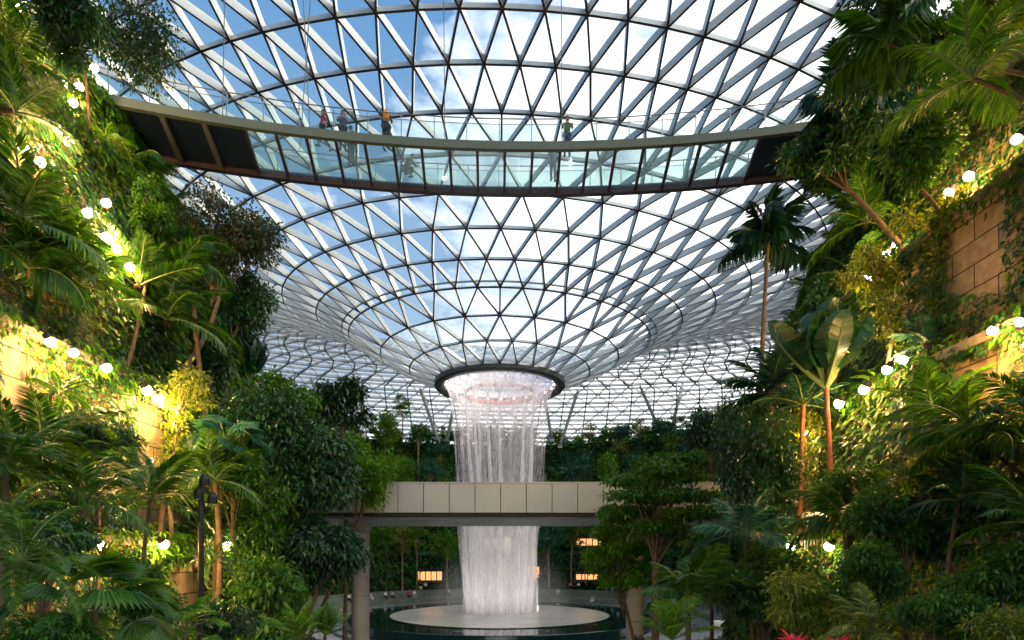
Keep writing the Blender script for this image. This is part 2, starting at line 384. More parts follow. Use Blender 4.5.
# planted banks sloping from the garden walls to the valley floor
def bank_z(X, Y):
    u = abs(X)-float(shift(Y)); top = max(-7.2, -.16*Y-.9)
    return float(np.interp(u, [5.9, 7.3, 9.5], [-7.5, (top*.75-7.5*.25), top+.1]))
for side, nm in ((-1, 'left'), (1, 'right')):
    mb = MB(); us = np.array([5.9, 6.6, 7.3, 8.4, 9.6])
    G = np.array([[(side*(u+float(shift(y))), y, bank_z(u+float(shift(y)), y)) for y in YS] for u in us]); mb.grid(G)
    tag(mb.obj('floor_bank', M_SOIL), f'soil bank sloping down from the {nm} garden wall', 'bank', kind='structure')

# pool: dark brimming basin with a pale disc in the middle
def water_mat():
    t = NT('dark_pool_water'); b = t.n('BsdfPrincipled'); b.inputs['Base Color'].default_value = c3(.006, .022, .018); b.inputs['Roughness'].default_value = .06
    tc = t.n('TexCoord'); nz = t.n('TexNoise'); nz.inputs['Scale'].default_value = 1.5; nz.inputs['Detail'].default_value = 3; t.l(tc.outputs['Object'], nz.inputs['Vector'])
    bp = t.n('Bump'); bp.inputs['Strength'].default_value = .12; bp.inputs['Distance'].default_value = .05; t.l(nz.outputs['Fac'], bp.inputs['Height']); t.l(bp.outputs[0], b.inputs['Normal'])
    t.l(b.outputs[0], t.out.inputs[0]); return t.m
M_WATER = water_mat()
M_DISC = simple('wet_pale_acrylic', (.66, .61, .50), .25, 0, .14, .35, .6)
M_BASIN = simple('dark_green_granite', (.015, .05, .045), .15, 0, .3, 3, .6)
t = thing('pool', 'round dark brimming pool with a pale disc under the waterfall', 'pool', (X0, YC, -7.5))
mb = MB(); mb.lathe([(11.4, .93), (15.15, .93)], seg=120); mb.obj('water', M_WATER, t)
mb = MB(); mb.lathe([(15.1, .90), (15.15, .96), (15.35, .96), (15.4, .90), (15.5, .02)], seg=120); mb.obj('rim', M_BASIN, t, smooth=False)
mb = MB(); mb.lathe([(16.6, .02), (16.6, .28), (16.85, .28), (16.85, .02)], seg=120); mb.obj('outer_kerb', M_CONC, t)
mb = MB(); r = np.linspace(.3, 11.2, 14); mb.lathe(np.stack([r, .95+.30*np.cos(r/11.2*PI/2)], 1), seg=96); o = mb.obj('disc', M_DISC, t, smooth=True)
mb = MB(); mb.lathe([(11.2, .90), (11.2, 1.0), (11.42, 1.0), (11.42, .88)], seg=96); mb.obj('disc_edge', M_BASIN, t)

# ------------------------------------------------------------------ clad track bridge on two round columns, in front of the falls
t = thing('track_bridge', 'warm grey panelled bridge crossing in front of the waterfall', 'bridge', (0, 26, 0))
zb, zt = 1.73, 3.05; pw = 25.7/F*26
mb = MB(); mj = MB(); xs0 = (500.7-HX)/F*26
for k in range(-18, 19):
    mb.box((xs0+(k+.5)*pw, .06, (zb+zt)/2), (pw-.035, .12, zt-zb))
mb.obj('cladding_panel', M_PANEL, t)
mb = MB(); mb.box((xs0, 4.35, 2.35), (36*pw, 8.3, 1.25)); mb.box((xs0, .35, zb-.06), (36*pw, .5, .14)); mb.obj('girder', M_JOINT, t)
mb = MB()
for k in range(-9, 10):
    mb.box((xs0+(k+.5)*2*pw, 4.5, zb-.20), (2*pw-.03, 7.6, .12))
mb.obj('soffit_panel', M_SOFFIT, t)
mb = MB(); mb.box((xs0, .12, zt+.03), (36*pw, .3, .05)); mb.box((xs0, 8.5, 2.4), (36*pw, .12, 1.3)); mb.obj('edge_trim', M_PANEL, t)
for cx, lb in ((360.5, 'thick round concrete column left of the waterfall, under the grey panelled bridge'), (634.8, 'thick round concrete column right of the waterfall, beside the layered tree')):
    X = (cx-HX)/F*30
    o = thing('concrete_column', lb, 'column', (X, 30, -7.5), 0, 'columns carrying the bridge')
    mb = MB(); mb.lathe([(.455, 0), (.455, 8.7)], seg=40); mb.obj('shaft', M_CONC, o, smooth=True)
    mb = MB(); mb.lathe([(.462, 5.2), (.462, 5.215)], seg=40); mb.obj('casting_joint', M_JOINT, o)
    mb = MB(); mb.lathe([(.455, 8.6), (.8, 8.95), (.8, 9.05), (0.01, 9.05)], seg=40); mb.obj('capital', M_CONC, o)

# ------------------------------------------------------------------ canopy bridge with the glass floor
CBX, CBY, ZB = 1.0, -30.0, 17.5
def arc(R, a, z): return np.stack([CBX+R*np.sin(a), CBY+R*np.cos(a), z+0*a], -1)
A0, A1 = -.42, .40; aL, aR = math.asin((-11.2-CBX)/56), math.asin((10.6-CBX)/56)
t = thing('canopy_bridge', 'curved high footbridge with a glass floor hanging under the roof', 'bridge', (0, 0, 0))
def band(r0, r1, z0, z1, a0=A0, a1=A1, n=90):
    a = np.linspace(a0, a1, n); mb = MB()
    mb.grid(np.stack([arc(r0, a, z0), arc(r0, a, z1), arc(r1, a, z1), arc(r1, a, z0), arc(r0, a, z0)])); return mb
band(54.92, 55.12, ZB-.18, ZB+.17).obj('near_fascia', M_FASCIA, t)
band(58.0, 58.25, ZB-.22, ZB+.15).obj('far_edge_beam', M_DKBEAM, t)
step = 1.25/56.5
na = int((aR-aL)/step)+1; ribs = np.linspace(aL, aR, na+1)
def rib(a, mat, w=.12):
    mb = MB(); p, q = arc(55.1, np.array(a), ZB-.16), arc(58.05, np.array(a), ZB-.16)
    mb.beams([p], [q], [[0, 0, 1]], w, .2); return mb.obj('floor_beam', mat, t)
for a in ribs: rib(a, M_DKBEAM)
for k in range(len(ribs)-1):
    band(55.1, 58.05, ZB+.045, ZB+.075, ribs[k]+.0012, ribs[k+1]-.0012, 4).obj('floor_pane', G_FLOOR, t)
mb = band(55.1, 58.05, ZB+.0, ZB+.08, A0, aL, 20); mb.obj('solid_deck', M_DECK, t)
mb = band(55.1, 58.05, ZB+.0, ZB+.08, aR, A1, 20); mb.obj('solid_deck', M_DECK, t)
M_RIBG = simple('grey_rib', (.10, .11, .12), .5)
for a in np.concatenate([np.arange(aL-.028, A0, -.028), np.arange(aR+.028, A1, .028)]): rib(a, M_RIBG, .2)
for R, nm in ((55.05, 'near'), (58.12, 'far')):
    for z, rr in ((1.22, .024), (.98, .014)):
        mb = MB(); mb.tube(arc(R, np.linspace(A0, A1, 90), ZB+z), rr, 6); mb.obj('handrail', M_METAL, t)
    band(R-.008, R+.008, ZB+.12, ZB+.95).obj('balustrade_glass', G_RAIL, t)
    for a in np.arange(A0+.01, A1, 1.4/55):
        mb = MB(); mb.beams([arc(R, np.array(a), ZB+.1)], [arc(R, np.array(a), ZB+1.22)], [[0, 1, 0]], .035, .05); mb.obj('post', M_METAL, t)
# suspension cables
for cx, x1 in ((445, 443), (562, 561), (311, 299), (300, 316), (150, 148), (222, 226)):
    p = at(cx, 140, 25.4); p[2] = ZB+.1; q = at(x1, 0, 25.0); q[2] = 27.5
    mb = MB(); mb.tube([p, q], .02, 6); mb.obj('suspension_cable', M_CABLE, t)

# ------------------------------------------------------------------ oculus, waterfall
t = thing('oculus_ring', 'dark steel ring round the opening where the water falls through the roof', 'oculus', (X0, YC, 17.2))
mb = MB(); mb.lathe([(6.75, .15), (6.75, -.25), (6.55, -.45), (6.1, -.45), (5.75, -.2), (5.65, .2), (6.75, .2)], seg=96); mb.obj('ring_beam', M_ST2, t, smooth=False)
M_FUN = simple('white_funnel_lining', (.85, .80, .78), .5)
mb = MB(); mb.lathe([(5.66, .1), (5.75, .5), (6.0, .95)], seg=96); mb.obj('funnel_lining', M_FUN, t, smooth=True)
M_NOZ = simple('copper_nozzle_ring', (.35, .17, .12), .4, .5)
mb = MB(); mb.lathe([(3.5, -1.05), (3.5, -.75), (3.7, -.75), (3.7, -1.05), (3.5, -1.05)], seg=72); mb.obj('nozzle_ring', M_NOZ, t)
for k in range(6):
    a = k*PI/3+.3; mb = MB(); mb.tube([(3.6*math.cos(a), 3.6*math.sin(a), -.9), (5.7*math.cos(a), 5.7*math.sin(a), .2)], .06, 6); mb.obj('nozzle_strut', M_NOZ, t)
M_RL = emit_mat('ring_floodlight', (1, .80, .82), 5)
for k in range(24):
    a = k*PI/12; mb = MB(); mb.box((5.6*math.cos(a), 5.6*math.sin(a), .05), (.16, .16, .12)); mb.obj('ring_lamp', M_RL, t)
L = bpy.data.lights.new('oculus_lamp', 'AREA'); L.shape = 'DISK'; L.size = 8; L.energy = 350; L.color = (1, .82, .84)
lo = link('oculus_lamp', L, None, (X0, YC, 18.1), (0, 0, 0))

def fall_mat(name, lo, hi, seed, bright=.9):
    t = NT(name); tc = t.n('TexCoord'); sep = t.n('SeparateXYZ'); t.l(tc.outputs['Object'], sep.inputs[0])
    mp = t.n('Mapping'); mp.inputs['Scale'].default_value = (1.7, 1.7, .05); mp.inputs['Location'].default_value = (seed, seed*2, 0); t.l(tc.outputs['Object'], mp.inputs[0])
    n1 = t.n('TexNoise'); n1.inputs['Scale'].default_value = 1; n1.inputs['Detail'].default_value = 3; t.l(mp.outputs[0], n1.inputs['Vector'])
    mp2 = t.n('Mapping'); mp2.inputs['Scale'].default_value = (9, 9, .9); mp2.inputs['Location'].default_value = (seed*3, seed, 0); t.l(tc.outputs['Object'], mp2.inputs[0])
    n2 = t.n('TexNoise'); n2.inputs['Scale'].default_value = 1; n2.inputs['Detail'].default_value = 5; n2.inputs['Roughness'].default_value = .7; t.l(mp2.outputs[0], n2.inputs['Vector'])
    ad = t.n('Math', operation='MULTIPLY_ADD'); t.l(n1.outputs['Fac'], ad.inputs[0]); ad.inputs[1].default_value = 1.0; t.l(n2.outputs['Fac'], ad.inputs[2])
    # thinner in the middle of the fall, dense at lip and foot
    zr = t.n('MapRange'); zr.inputs['From Min'].default_value = -24; zr.inputs['From Max'].default_value = 0; t.l(sep.outputs[2], zr.inputs['Value'])
    dn = t.ramp(zr.outputs[0], [(0, (.62,)*3), (.3, (.52,)*3), (.62, (.30,)*3), (.88, (.34,)*3), (.97, (.6,)*3)])
    r = t.ramp(ad.outputs[0], [(.36*2, (lo,)*3), (.66*2*.9 if False else .62*2 if False else .99, (hi,)*3)])
    sc_ = t.n('Math', operation='DIVIDE'); t.l(ad.outputs[0], sc_.inputs[0]); sc_.inputs[1].default_value = 2
    r = t.ramp(sc_.outputs[0], [(.40, (lo,)*3), (.62, (hi,)*3)])
    mu = t.n('Math', operation='MULTIPLY_ADD'); t.l(r, mu.inputs[0]); mu.inputs[1].default_value = .75; 
    t.l(dn, mu.inputs[2]); 
    sb = t.n('Math', operation='SUBTRACT'); t.l(mu.outputs[0], sb.inputs[0]); sb.inputs[1].default_value = .42; sb.use_clamp = True
    df = t.n('BsdfDiffuse'); df.inputs[0].default_value = c3(bright, bright*.97, bright*.96)
    tl = t.n('BsdfTranslucent'); tl.inputs[0].default_value = c3(bright, bright*.97, bright*.96)
    m0 = t.n('MixShader'); m0.inputs[0].default_value = .5; t.l(df.outputs[0], m0.inputs[1]); t.l(tl.outputs[0], m0.inputs[2])
    tr = t.n('BsdfTransparent'); mx = t.n('MixShader'); t.l(sb.outputs[0], mx.inputs[0]); t.l(tr.outputs[0], mx.inputs[1]); t.l(m0.outputs[0], mx.inputs[2])
    t.l(mx.outputs[0], t.out.inputs[0]); return t.m
t = thing('waterfall', 'tall white cylindrical waterfall pouring from the oculus into the pool', 'waterfall', (X0, YC, 17.0))
prof = np.array([(5.6, 0), (5.3, -.7), (5.1, -1.6), (4.9, -3.6), (4.75, -5.5), (4.5, -9.5), (4.1, -13), (3.8, -15), (3.55, -19), (3.3, -23.4)])
zz = np.linspace(0, -23.4, 40); rr = np.interp(-zz, -prof[:, 1], prof[:, 0])
for q, (k, nm) in enumerate(((1.0, 'outer_curtain'), (.86, 'inner_curtain'))):
    mb = MB(); mb.lathe(np.stack([rr*k, zz], 1), seg=160); mb.obj(nm, fall_mat('falling_water_'+nm, 0, .8-.2*q, 3.7+5*q), t, smooth=True)
mb = MB(); zs = np.linspace(-9, -23.4, 26); mb.lathe(np.stack([np.interp(-zs, -prof[:, 1], prof[:, 0])*(1.02+.03*(-9-zs)/14.4), zs], 1), seg=140); V_ = mb.v[0]; an_ = np.arctan2(V_[:, 1], V_[:, 0]); V_[:, :2] *= (1+(.05+.07*np.clip((-9-V_[:, 2])/14, 0, 1))*(np.sin(an_*7)+.6*np.sin(an_*17+2)+.5*np.sin(an_*3+V_[:, 2]*.5)))[:, None]; mb.obj('spray', fall_mat('falling_water_spray', -.25, .35, 17.0, .95), t, smooth=True)
# heavy strands of water
rw = np.random.default_rng(3)
M_STR = fall_mat('falling_water_strand', .45, 1.3, 9.0, .97)
for a in (3.9, 4.25, 4.72, 5.3, 5.55, 4.5, 2.2, 1.0):
    a += rw.normal()*.03; zs = np.linspace(-1.0, -23.3, 30); R_ = np.interp(-zs, -prof[:, 1], prof[:, 0])*.93
    mb = MB(); P = np.stack([R_*np.cos(a+.02*np.sin(zs*.4)), R_*np.sin(a+.02*np.sin(zs*.4)), zs], 1); mb.tube(P, .10+.26*np.linspace(0, 1, 30), 10); mb.obj('strand', M_STR, t, smooth=True)
# lamps added in the disc only to brighten the lower fall
for k in range(8):
    a = k*PI/4+.2; o = thing('added_fall_lamp', 'small added lamp brightening the foot of the waterfall', 'lamp', (X0+7.6*math.cos(a), YC+7.6*math.sin(a), -6.52), a, 'added lamps brightening the waterfall')
    mb = MB(); mb.lathe([(.07, 0), (.07, .05), (.05, .06)], seg=12); mb.obj('housing', M_BLACK, o); mb = MB(); mb.lathe([(.001, .055), (.05, .055)], seg=12); mb.obj('lens', emit_mat('added_fall_lens', (1, .9, .85), .8), o)
    Lq = bpy.data.lights.new('added_fall_beam', 'SPOT'); Lq.energy = 330; Lq.spot_size = 2.3; Lq.spot_blend = 1.0; Lq.color = (1, .95, .92); Lq.shadow_soft_size = 0
    lo = link('beam', Lq, o, (0, 0, .25)); lo.rotation_euler = Vector((-.62, 0, .78)).to_track_quat('-Z', 'Y').to_euler()
# mist rising from the pool
def mist_mat():
    t = NT('mist'); v = t.n('VolumePrincipled'); v.inputs['Color'].default_value = c3(1, 1, 1); v.inputs['Anisotropy'].default_value = .2
    tc = t.n('TexCoord'); ln = t.n('VectorMath', operation='LENGTH'); t.l(tc.outputs['Object'], ln.inputs[0])
    r = t.ramp(ln.outputs['Value'], [(.1, (1,)*3), (.95, (0,)*3)])
    mu = t.n('Math', operation='MULTIPLY'); t.l(r, mu.inputs[0]); mu.inputs[1].default_value = .045; t.l(mu.outputs[0], v.inputs['Density'])
    t.l(v.outputs[0], t.out.inputs['Volume']); return t.m
mb = MB(); a = np.linspace(-PI/2, PI/2, 17); mb.lathe(np.stack([np.cos(a), np.sin(a)], 1), seg=32)
o = mb.obj('mist', mist_mat(), None); o.location = (X0, YC, -4.5); o.scale = (8.0, 8.0, 6.0); tag(o, 'white mist hanging round the foot of the waterfall', 'mist', kind='stuff')

# struts carrying the roof edge behind the falls
M_STRUT = simple('pale_strut', (.42, .46, .40), .5)
def strut(x0, y0, Y0, x1, y1, Y1, label):
    a, b = at(x0, y0, Y0), at(x1, y1, Y1); o = thing('roof_strut', label, 'strut', a, 0, 'raking struts under the far edge of the roof')
    mb = MB(); mb.tube([(0, 0, 0), (b-a)*.1, (b-a)*.9, b-a], [.16, .27, .27, .16], 10); mb.obj('tube', M_STRUT, o, smooth=True)
    mb = MB(); mb.box((0, 0, -.1), (.7, .7, .5)); mb.obj('foot_plate', M_METAL, o)
for a in ((668, 444, 94, 683, 382, 91, 'right arm of the V of pale struts right of the falls'),
          (666, 444, 94, 640, 386, 91, 'left arm of the V of pale struts right of the falls'),
          (560, 446, 94, 578, 390, 91, 'pale raking strut just right of the falls, leaning right'),
          (552, 440, 94, 545, 400, 91, 'short pale strut seen against the right edge of the falls'),
          (352, 412, 88, 357, 384, 86, 'pale strut leaning right above the big dark tree'),
          (320, 402, 86, 311, 377, 85, 'stub of pale strut above the big dark tree, farthest left of the struts'),
          (437, 438, 94, 420, 388, 91, 'long pale strut leaning left beside the left edge of the falls'),
          (447, 440, 94, 453, 410, 91, 'short pale strut touching the left edge of the falls'),
          (344, 414, 87, 357, 383, 86, 'second pale strut rising to the same joint above the big dark tree')): strut(*a)

# lit shop fronts behind the far trees
M_SHOP = simple('dark_shop_front', (.03, .035, .03), .6); M_WARM = emit_mat('warm_shop_light', (1, .42, .16), .8); M_WARMW = emit_mat('pale_shop_light', (1, .82, .60), 1.0)
def shop(x0, x1, y0, y1, Y, n, mat, label, R=24.9):
    for _ in range(8):
        X = ((x0+x1)/2-HX)/F*Y-X0; Y = YC+.98*math.sqrt(R*R-X*X)-.7
    a, b = at(x0, y1, Y), at(x1, y0, Y); w_, h_ = b[0]-a[0], b[2]-a[2]
    o = thing('shop_front', label, 'shop front', (a[0], Y, a[2]), 0, 'lit shop fronts behind the far trees')
    mb = MB(); mb.box((w_/2, .5, h_/2), (w_+.6, .3, h_+.6)); mb.box((w_/2, .1, h_+.25), (w_+.6, .8, .2)); mb.obj('frame', M_SHOP, o)
    for k in range(n):
        mb = MB(); mb.box(((k+.5)*w_/n, .3, h_/2), (w_/n*.82, .08, h_*.86)); mb.obj('lit_window', mat, o)
shop(414, 442, 571, 581, 82.6, 5, M_WARM, 'low orange-lit shop front left of the falls, behind the seated people')
shop(471, 512, 536, 556, 83.4, 5, M_WARMW, 'tall pale-lit windows seen through the falling water', 27.4)
shop(478, 540, 566, 578, 82.8, 7, M_WARM, 'long orange-lit shop front seen through the foot of the falls')
shop(574, 605, 538, 546, 83.6, 5, M_WARM, 'upper orange-lit shop front right of the falls', 27.6)
shop(576, 606, 574, 580, 82.6, 5, M_WARM, 'lower orange-lit shop front right of the falls')
# ------------------------------------------------------------------ plants
LM = {
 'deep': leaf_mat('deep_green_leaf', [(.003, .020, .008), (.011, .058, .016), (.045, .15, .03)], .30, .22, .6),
 'mid': leaf_mat('mid_green_leaf', [(.008, .042, .006), (.026, .112, .012), (.085, .23, .022)], .36, .34, .45),
 'fresh': leaf_mat('fresh_green_leaf', [(.020, .090, .006), (.058, .19, .010), (.15, .33, .02)], .40, .40, .35),
 'olive':  leaf_mat('olive_leaf', [(0.046, 0.072, 0.010), (0.117, 0.169, 0.018), (0.260, 0.325, 0.039)], .45, .35),
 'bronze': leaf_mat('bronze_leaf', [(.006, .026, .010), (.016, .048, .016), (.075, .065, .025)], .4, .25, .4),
 'blue':   leaf_mat('blue_green_leaf', [(0.008, 0.049, 0.034), (0.023, 0.111, 0.065), (0.065, 0.208, 0.117)], .45, .25, .3),
 'palm': leaf_mat('palm_leaflet', [(.008, .038, .006), (.024, .098, .010), (.075, .20, .018)], .34, .38, .5),
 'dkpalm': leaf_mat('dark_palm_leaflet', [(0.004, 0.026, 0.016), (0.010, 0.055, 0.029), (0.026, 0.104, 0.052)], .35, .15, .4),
 'red':    leaf_mat('red_leaf', [(0.325, 0.013, 0.026), (0.600, 0.026, 0.039), (0.600, 0.156, 0.104)], .45, .35, .3),
}
M_BARK = simple('bark', (.10, .07, .045), .9, 0, .35, 6, .2, .5)
M_BARKP = simple('pale_bark', (.24, .18, .11), .85, 0, .3, 5, .2, .4)
M_BARKR = simple('reddish_bark', (.20, .075, .035), .8, 0, .3, 5, .2, .4)
M_RACH = simple('leaf_stalk', (.09, .14, .03), .6)

def rand_dirs(n, r): return nrm(r.normal(size=(n, 3)))
def crown_mb(blobs, n, L, r, aspect=.42, down=.35, shell=.55):
    """leaves spread through overlapping leafy boughs: blobs = [(centre, (rx, ry, rz))]"""
    mb = MB(); w = np.array([b[1][0]*b[1][1] for b in blobs]); w = w/w.sum()
    for (c, rad), k in zip(blobs, np.maximum(8, (w*n).astype(int))):
        d = rand_dirs(k, r); rr = (shell+(1-shell)*r.random(k)**.6)[:, None]
        P = np.array(c)+d*rr*np.array(rad)
        # leaves gather on twigs: snap to small clusters
        tw = max(4, k//7); ci = r.integers(0, tw, k); P = P*.45+P[ci % k]*.55+r.normal(size=(k, 3))*L*.35
        D = nrm(d+rand_dirs(k, r)*.8+np.array([0, 0, -down])); U = nrm(np.array([0, 0, 1.0])+rand_dirs(k, r)*.5)
        ls = L*(.65+.7*r.random(k)); mb.leaves(P, D, U, ls, ls*aspect, .2, .15)
    return mb
def branches_mb(base, fork, blobs, rt, r, wig=.12):
    mb = MB(); base = np.array(base, float); fork = np.array(fork, float)
    t = np.linspace(0, 1, 6)[:, None]; sway = np.array([r.normal()*wig, r.normal()*wig, 0])
    mb.tube(base+(fork-base)*t+sway*np.sin(t*PI), np.linspace(rt, rt*.6, 6), 10)
    for c, rad in blobs:
        c = np.array(c, float); m = fork*.5+c*.5+np.array([0, 0, -.15*np.linalg.norm(c-fork)])
        t = np.linspace(0, 1, 6)[:, None]; st = fork+(base-fork)*r.random()*.25
        P = (1-t)**2*st+2*t*(1-t)*m+t**2*c; L_ = np.linalg.norm(c-st)
        mb.tube(P, np.linspace(rt*(.42 if len(blobs) < 20 else .3), rt*.08, 6), 6, cap=False)
        for q in range(3):
            e = c+nrm(r.normal(size=3))*np.array(rad)*.75; mb.tube([c+(st-c)*.15, (c+e)/2+[0, 0, .05*L_], e], [rt*.14, rt*.10, rt*.04], 5, cap=False)
    return mb
def blobs_round(R, H, n, r, size=.42):
    out = []
    for k in range(n):
        d = nrm(r.normal(size=3)); q = r.random()**.4*.68
        s = size*(.75+.5*r.random()); out.append(((d[0]*R*q, d[1]*R*q, d[2]*H*q), (R*s, R*s, H*s*.85)))
    return out
def blobs_layer(R, H, n, r):
    out = []
    for k in range(n):
        z = -H+2*H*(k+.5)/n; lay = R*(1-.35*abs(z/H+.15))
        for q in range(5):
            a = r.random()*2*PI; rr = lay*(.25+.45*r.random()); out.append(((rr*math.cos(a), rr*math.sin(a), z+r.normal()*.06*H), (lay*.42, lay*.42, H*.10)))
    return out
def tree(name, label, c, R, H, base, mat='mid', bark=None, n=4000, L=.28, nb=12, style='round', seed=1, rt=.14, cat='tree', group=None, aspect=.42, down=.35, fork=.55):
    """c: centre of the crown in the world, base: foot of the trunk"""
    r = np.random.default_rng(seed); c = np.array(c, float); base = np.array(base, float)
    t = thing(name, label, cat, base, 0, group); cc = c-base
    bl = blobs_layer(R, H, nb, r) if style == 'layer' else blobs_round(R, H, nb, r)
    bl = [((b[0]+cc[0], b[1]+cc[1], b[2]+cc[2]), s) for (b, s) in bl]
    fk = np.array([cc[0], cc[1], max(.2, cc[2]-H*fork)])
    branches_mb((0, 0, 0), fk, bl, rt, r, .1*H).obj('trunk', bark or M_BARK, t, smooth=True)
    crown_mb(bl, n, L, r, aspect, down).obj('crown', LM[mat], t)
    return t

# ---- fronds
def frond_mb(L, r, arch=.5, n=34, leaf=.34, wid=.07, rach=.018, droop=.25, splay=.75, up=.35):
    """feather frond along +x; arch: how much it bends down"""
    mb = MB(); t = np.linspace(0, 1, 14)
    ang = up-arch*1.9*t**1.3
    x = np.concatenate([[0], np.cumsum(np.cos(ang[:-1]))])*L/13; z = np.concatenate([[0], np.cumsum(np.sin(ang[:-1]))])*L/13
    P = np.stack([x, 0*x, z], 1); mb.tube(P, np.linspace(rach, rach*.25, 14), 5, mi=1, cap=False)
    s = np.linspace(.12, .995, n); px = np.interp(s, t, x); pz = np.interp(s, t, z); an = np.interp(s, t, ang)
    T = np.stack([np.cos(an), 0*an, np.sin(an)], 1); N = np.stack([-np.sin(an), 0*an, np.cos(an)], 1)
    ll = L*leaf*np.clip(np.sin(PI*(s*.86+.10))**.65, .12, 1)
    for sd in (-1, 1):
        j = r.normal(size=(n, 3))*.07
        D = nrm(T*(.45+.55*s[:, None])+np.array([0, sd*splay, 0])+N*(.22-droop)[..., None] if np.ndim(droop) else T*(.35+.6*s[:, None])+np.array([0, sd*splay, 0])+N*.18+np.array([0, 0, -droop])+j)
        mb.leaves(np.stack([px, 0*px, pz], 1), D, N+np.array([0, -sd*.25, 0]), ll*(.9+.2*r.random(n)), L*wid*(.35+.65*np.sin(PI*s)), .22, .22)
    return mb
def fan_mb(L, r, n=22, spread=2.5, pet=.55, droop=.25, wid=.11):
    mb = MB(); P = np.array([(0, 0, 0), (L*pet*.5, 0, L*.12), (L*pet, 0, L*.16)]); mb.tube(P, [.014, .011, .008], 5, mi=1, cap=False)
    a = np.linspace(-spread/2*1.0, spread/2, n); h = P[-1]
    D = np.stack([np.cos(a), np.sin(a), -droop*.5+.25*np.cos(a)*0+0*a], 1); ll = L*.55*(.85+.15*np.cos(a))
    mb.leaves(np.repeat(h[None], n, 0), D, np.array([0, 0, 1.0])+r.normal(size=(n, 3))*.08, ll, L*wid, .25, .3)
    return mb
def paddle_mb(L, r, W=.28, arch=.4, up=.9, tears=9):
    mb = MB(); t = np.linspace(0, 1, 19); ang = up-arch*2.0*t**1.6
    x = np.concatenate([[0], np.cumsum(np.cos(ang[:-1]))])*L/18; z = np.concatenate([[0], np.cumsum(np.sin(ang[:-1]))])*L/18
    mb.tube(np.stack([x, 0*x, z], 1), np.linspace(.035, .006, 19), 6, mi=1, cap=False)
    s = t[5:]; w = L*W*np.sin(PI*np.clip((s-s[0])/(1-s[0])*.93+.05, 0, 1))**.6
    for sd in (-1, 1):
        for k in range(len(s)-1):
            g = .08*(r.random()-.5)
            a, b = 5+k, 6+k; drop = .25+.3*r.random()
            V = [[(x[a], 0, z[a]), (x[a]+w[k]*.15, sd*w[k]*.5, z[a]+w[k]*.12+g*w[k]), (x[a]+w[k]*.3, sd*w[k]*.93, z[a]-w[k]*drop*.6)],
                 [(x[b], 0, z[b]), (x[b]+w[k+1]*.15, sd*w[k+1]*.5, z[b]+w[k+1]*.12+g*w[k]), (x[b]+w[k+1]*.3, sd*w[k+1]*.93, z[b]-w[k+1]*drop*.6)]]
            V = np.array(V); V[0] += (V[1]-V[0])*.06*(k % 2); mb.grid(V)
    return mb
def strap_mb(L, r, n=26, wid=.09, up=.9):
    mb = MB()
    for k in range(n):
        a = k*2.4; el = up*(.25+.75*k/n)+r.normal()*.08; l = L*(.75+.3*r.random())
        d = np.array([math.cos(a)*math.cos(el), math.sin(a)*math.cos(el), math.sin(el)])
        t = np.linspace(0, 1, 6)[:, None]; P = d*l*t+np.array([0, 0, -.35*l])*t**2.2*math.cos(el)
        S = nrm(np.cross(d, [0, 0, 1.0])); w_ = (l*wid*np.array([.5, 1, 1, .85, .55, .05]))[:, None]; up_ = np.array([0, 0, 1.0])*w_*.3
        mb.grid(np.stack([P-S*w_+up_, P, P+S*w_+up_], 0))
    return mb
_fl = {}
def frond_mesh(kind, mat):
    if (kind, mat) not in _fl:
        r = np.random.default_rng(abs(hash(kind)) % 1000 if False else sum(map(ord, kind)))
        f = {'arch': lambda: frond_mb(1, r, .55, 36, .30, .040), 'droop': lambda: frond_mb(1, r, .85, 36, .36, .045, droop=.75, splay=.5, up=.5),
             'stiff': lambda: frond_mb(1, r, .28, 38, .30, .036, up=.25, droop=.05), 'coarse': lambda: frond_mb(1, r, .5, 20, .38, .085, droop=.3),
             'fern': lambda: frond_mb(1, r, .7, 44, .15, .032, rach=.008, droop=.1, splay=1), 'fan': lambda: fan_mb(1, r), 'fandroop': lambda: fan_mb(1, r, 24, 3.4, .5, .9, .09),
             'paddle': lambda: paddle_mb(1, r), 'paddleup': lambda: paddle_mb(1, r, .30, .25, 1.1), 'ragged': lambda: frond_mb(1, r, .8, 26, .42, .10, droop=.9, splay=.45, up=.6)}[kind]()
        _fl[kind, mat] = f.mesh(kind+'_frond', [LM[mat], M_RACH])
    return _fl[kind, mat]
def palm(name, label, heart, L, n=12, kind='arch', mat='palm', base=None, trunk=.09, el=(-.25, 1.1), az=None, seed=1, group=None, cat='palm', bark=None, part='frond', tube_lean=.15):
    """heart: where the fronds meet. az: list of compass directions (radians, 0 = away to the right) or None for all round"""
    r = np.random.default_rng(seed); heart = np.array(heart, float)
    root = heart if base is None else np.array(base, float)
    t = thing(name, label, cat, root, 0, group); hh = heart-root
    if base is not None and np.linalg.norm(hh) > .25:
        q = np.linspace(0, 1, 9)[:, None]; mb = MB()
        P = hh*q+np.array([r.normal()*tube_lean, r.normal()*tube_lean, 0])*np.sin(q*PI)
        mb.tube(P, np.linspace(trunk*1.15, trunk*.8, 9)*(1+.06*np.cos(np.arange(9)*PI)), 10); mb.obj('trunk', bark or M_BARKP, t, smooth=True)
    for k in range(n):
        a = k*2.39996+r.normal()*.2 if az is None else az[k % len(az)]+r.normal()*.12
        e = el[0]+(el[1]-el[0])*(k+.5)/n
        o = link(part, frond_mesh(kind, mat), t, tuple(hh), None, L*(.8+.35*r.random()))
        o.rotation_euler = (Matrix.Rotation(a, 4, 'Z') @ Matrix.Rotation(-e, 4, 'Y') @ Matrix.Rotation(r.normal()*.25, 4, 'X')).to_euler()
    return t
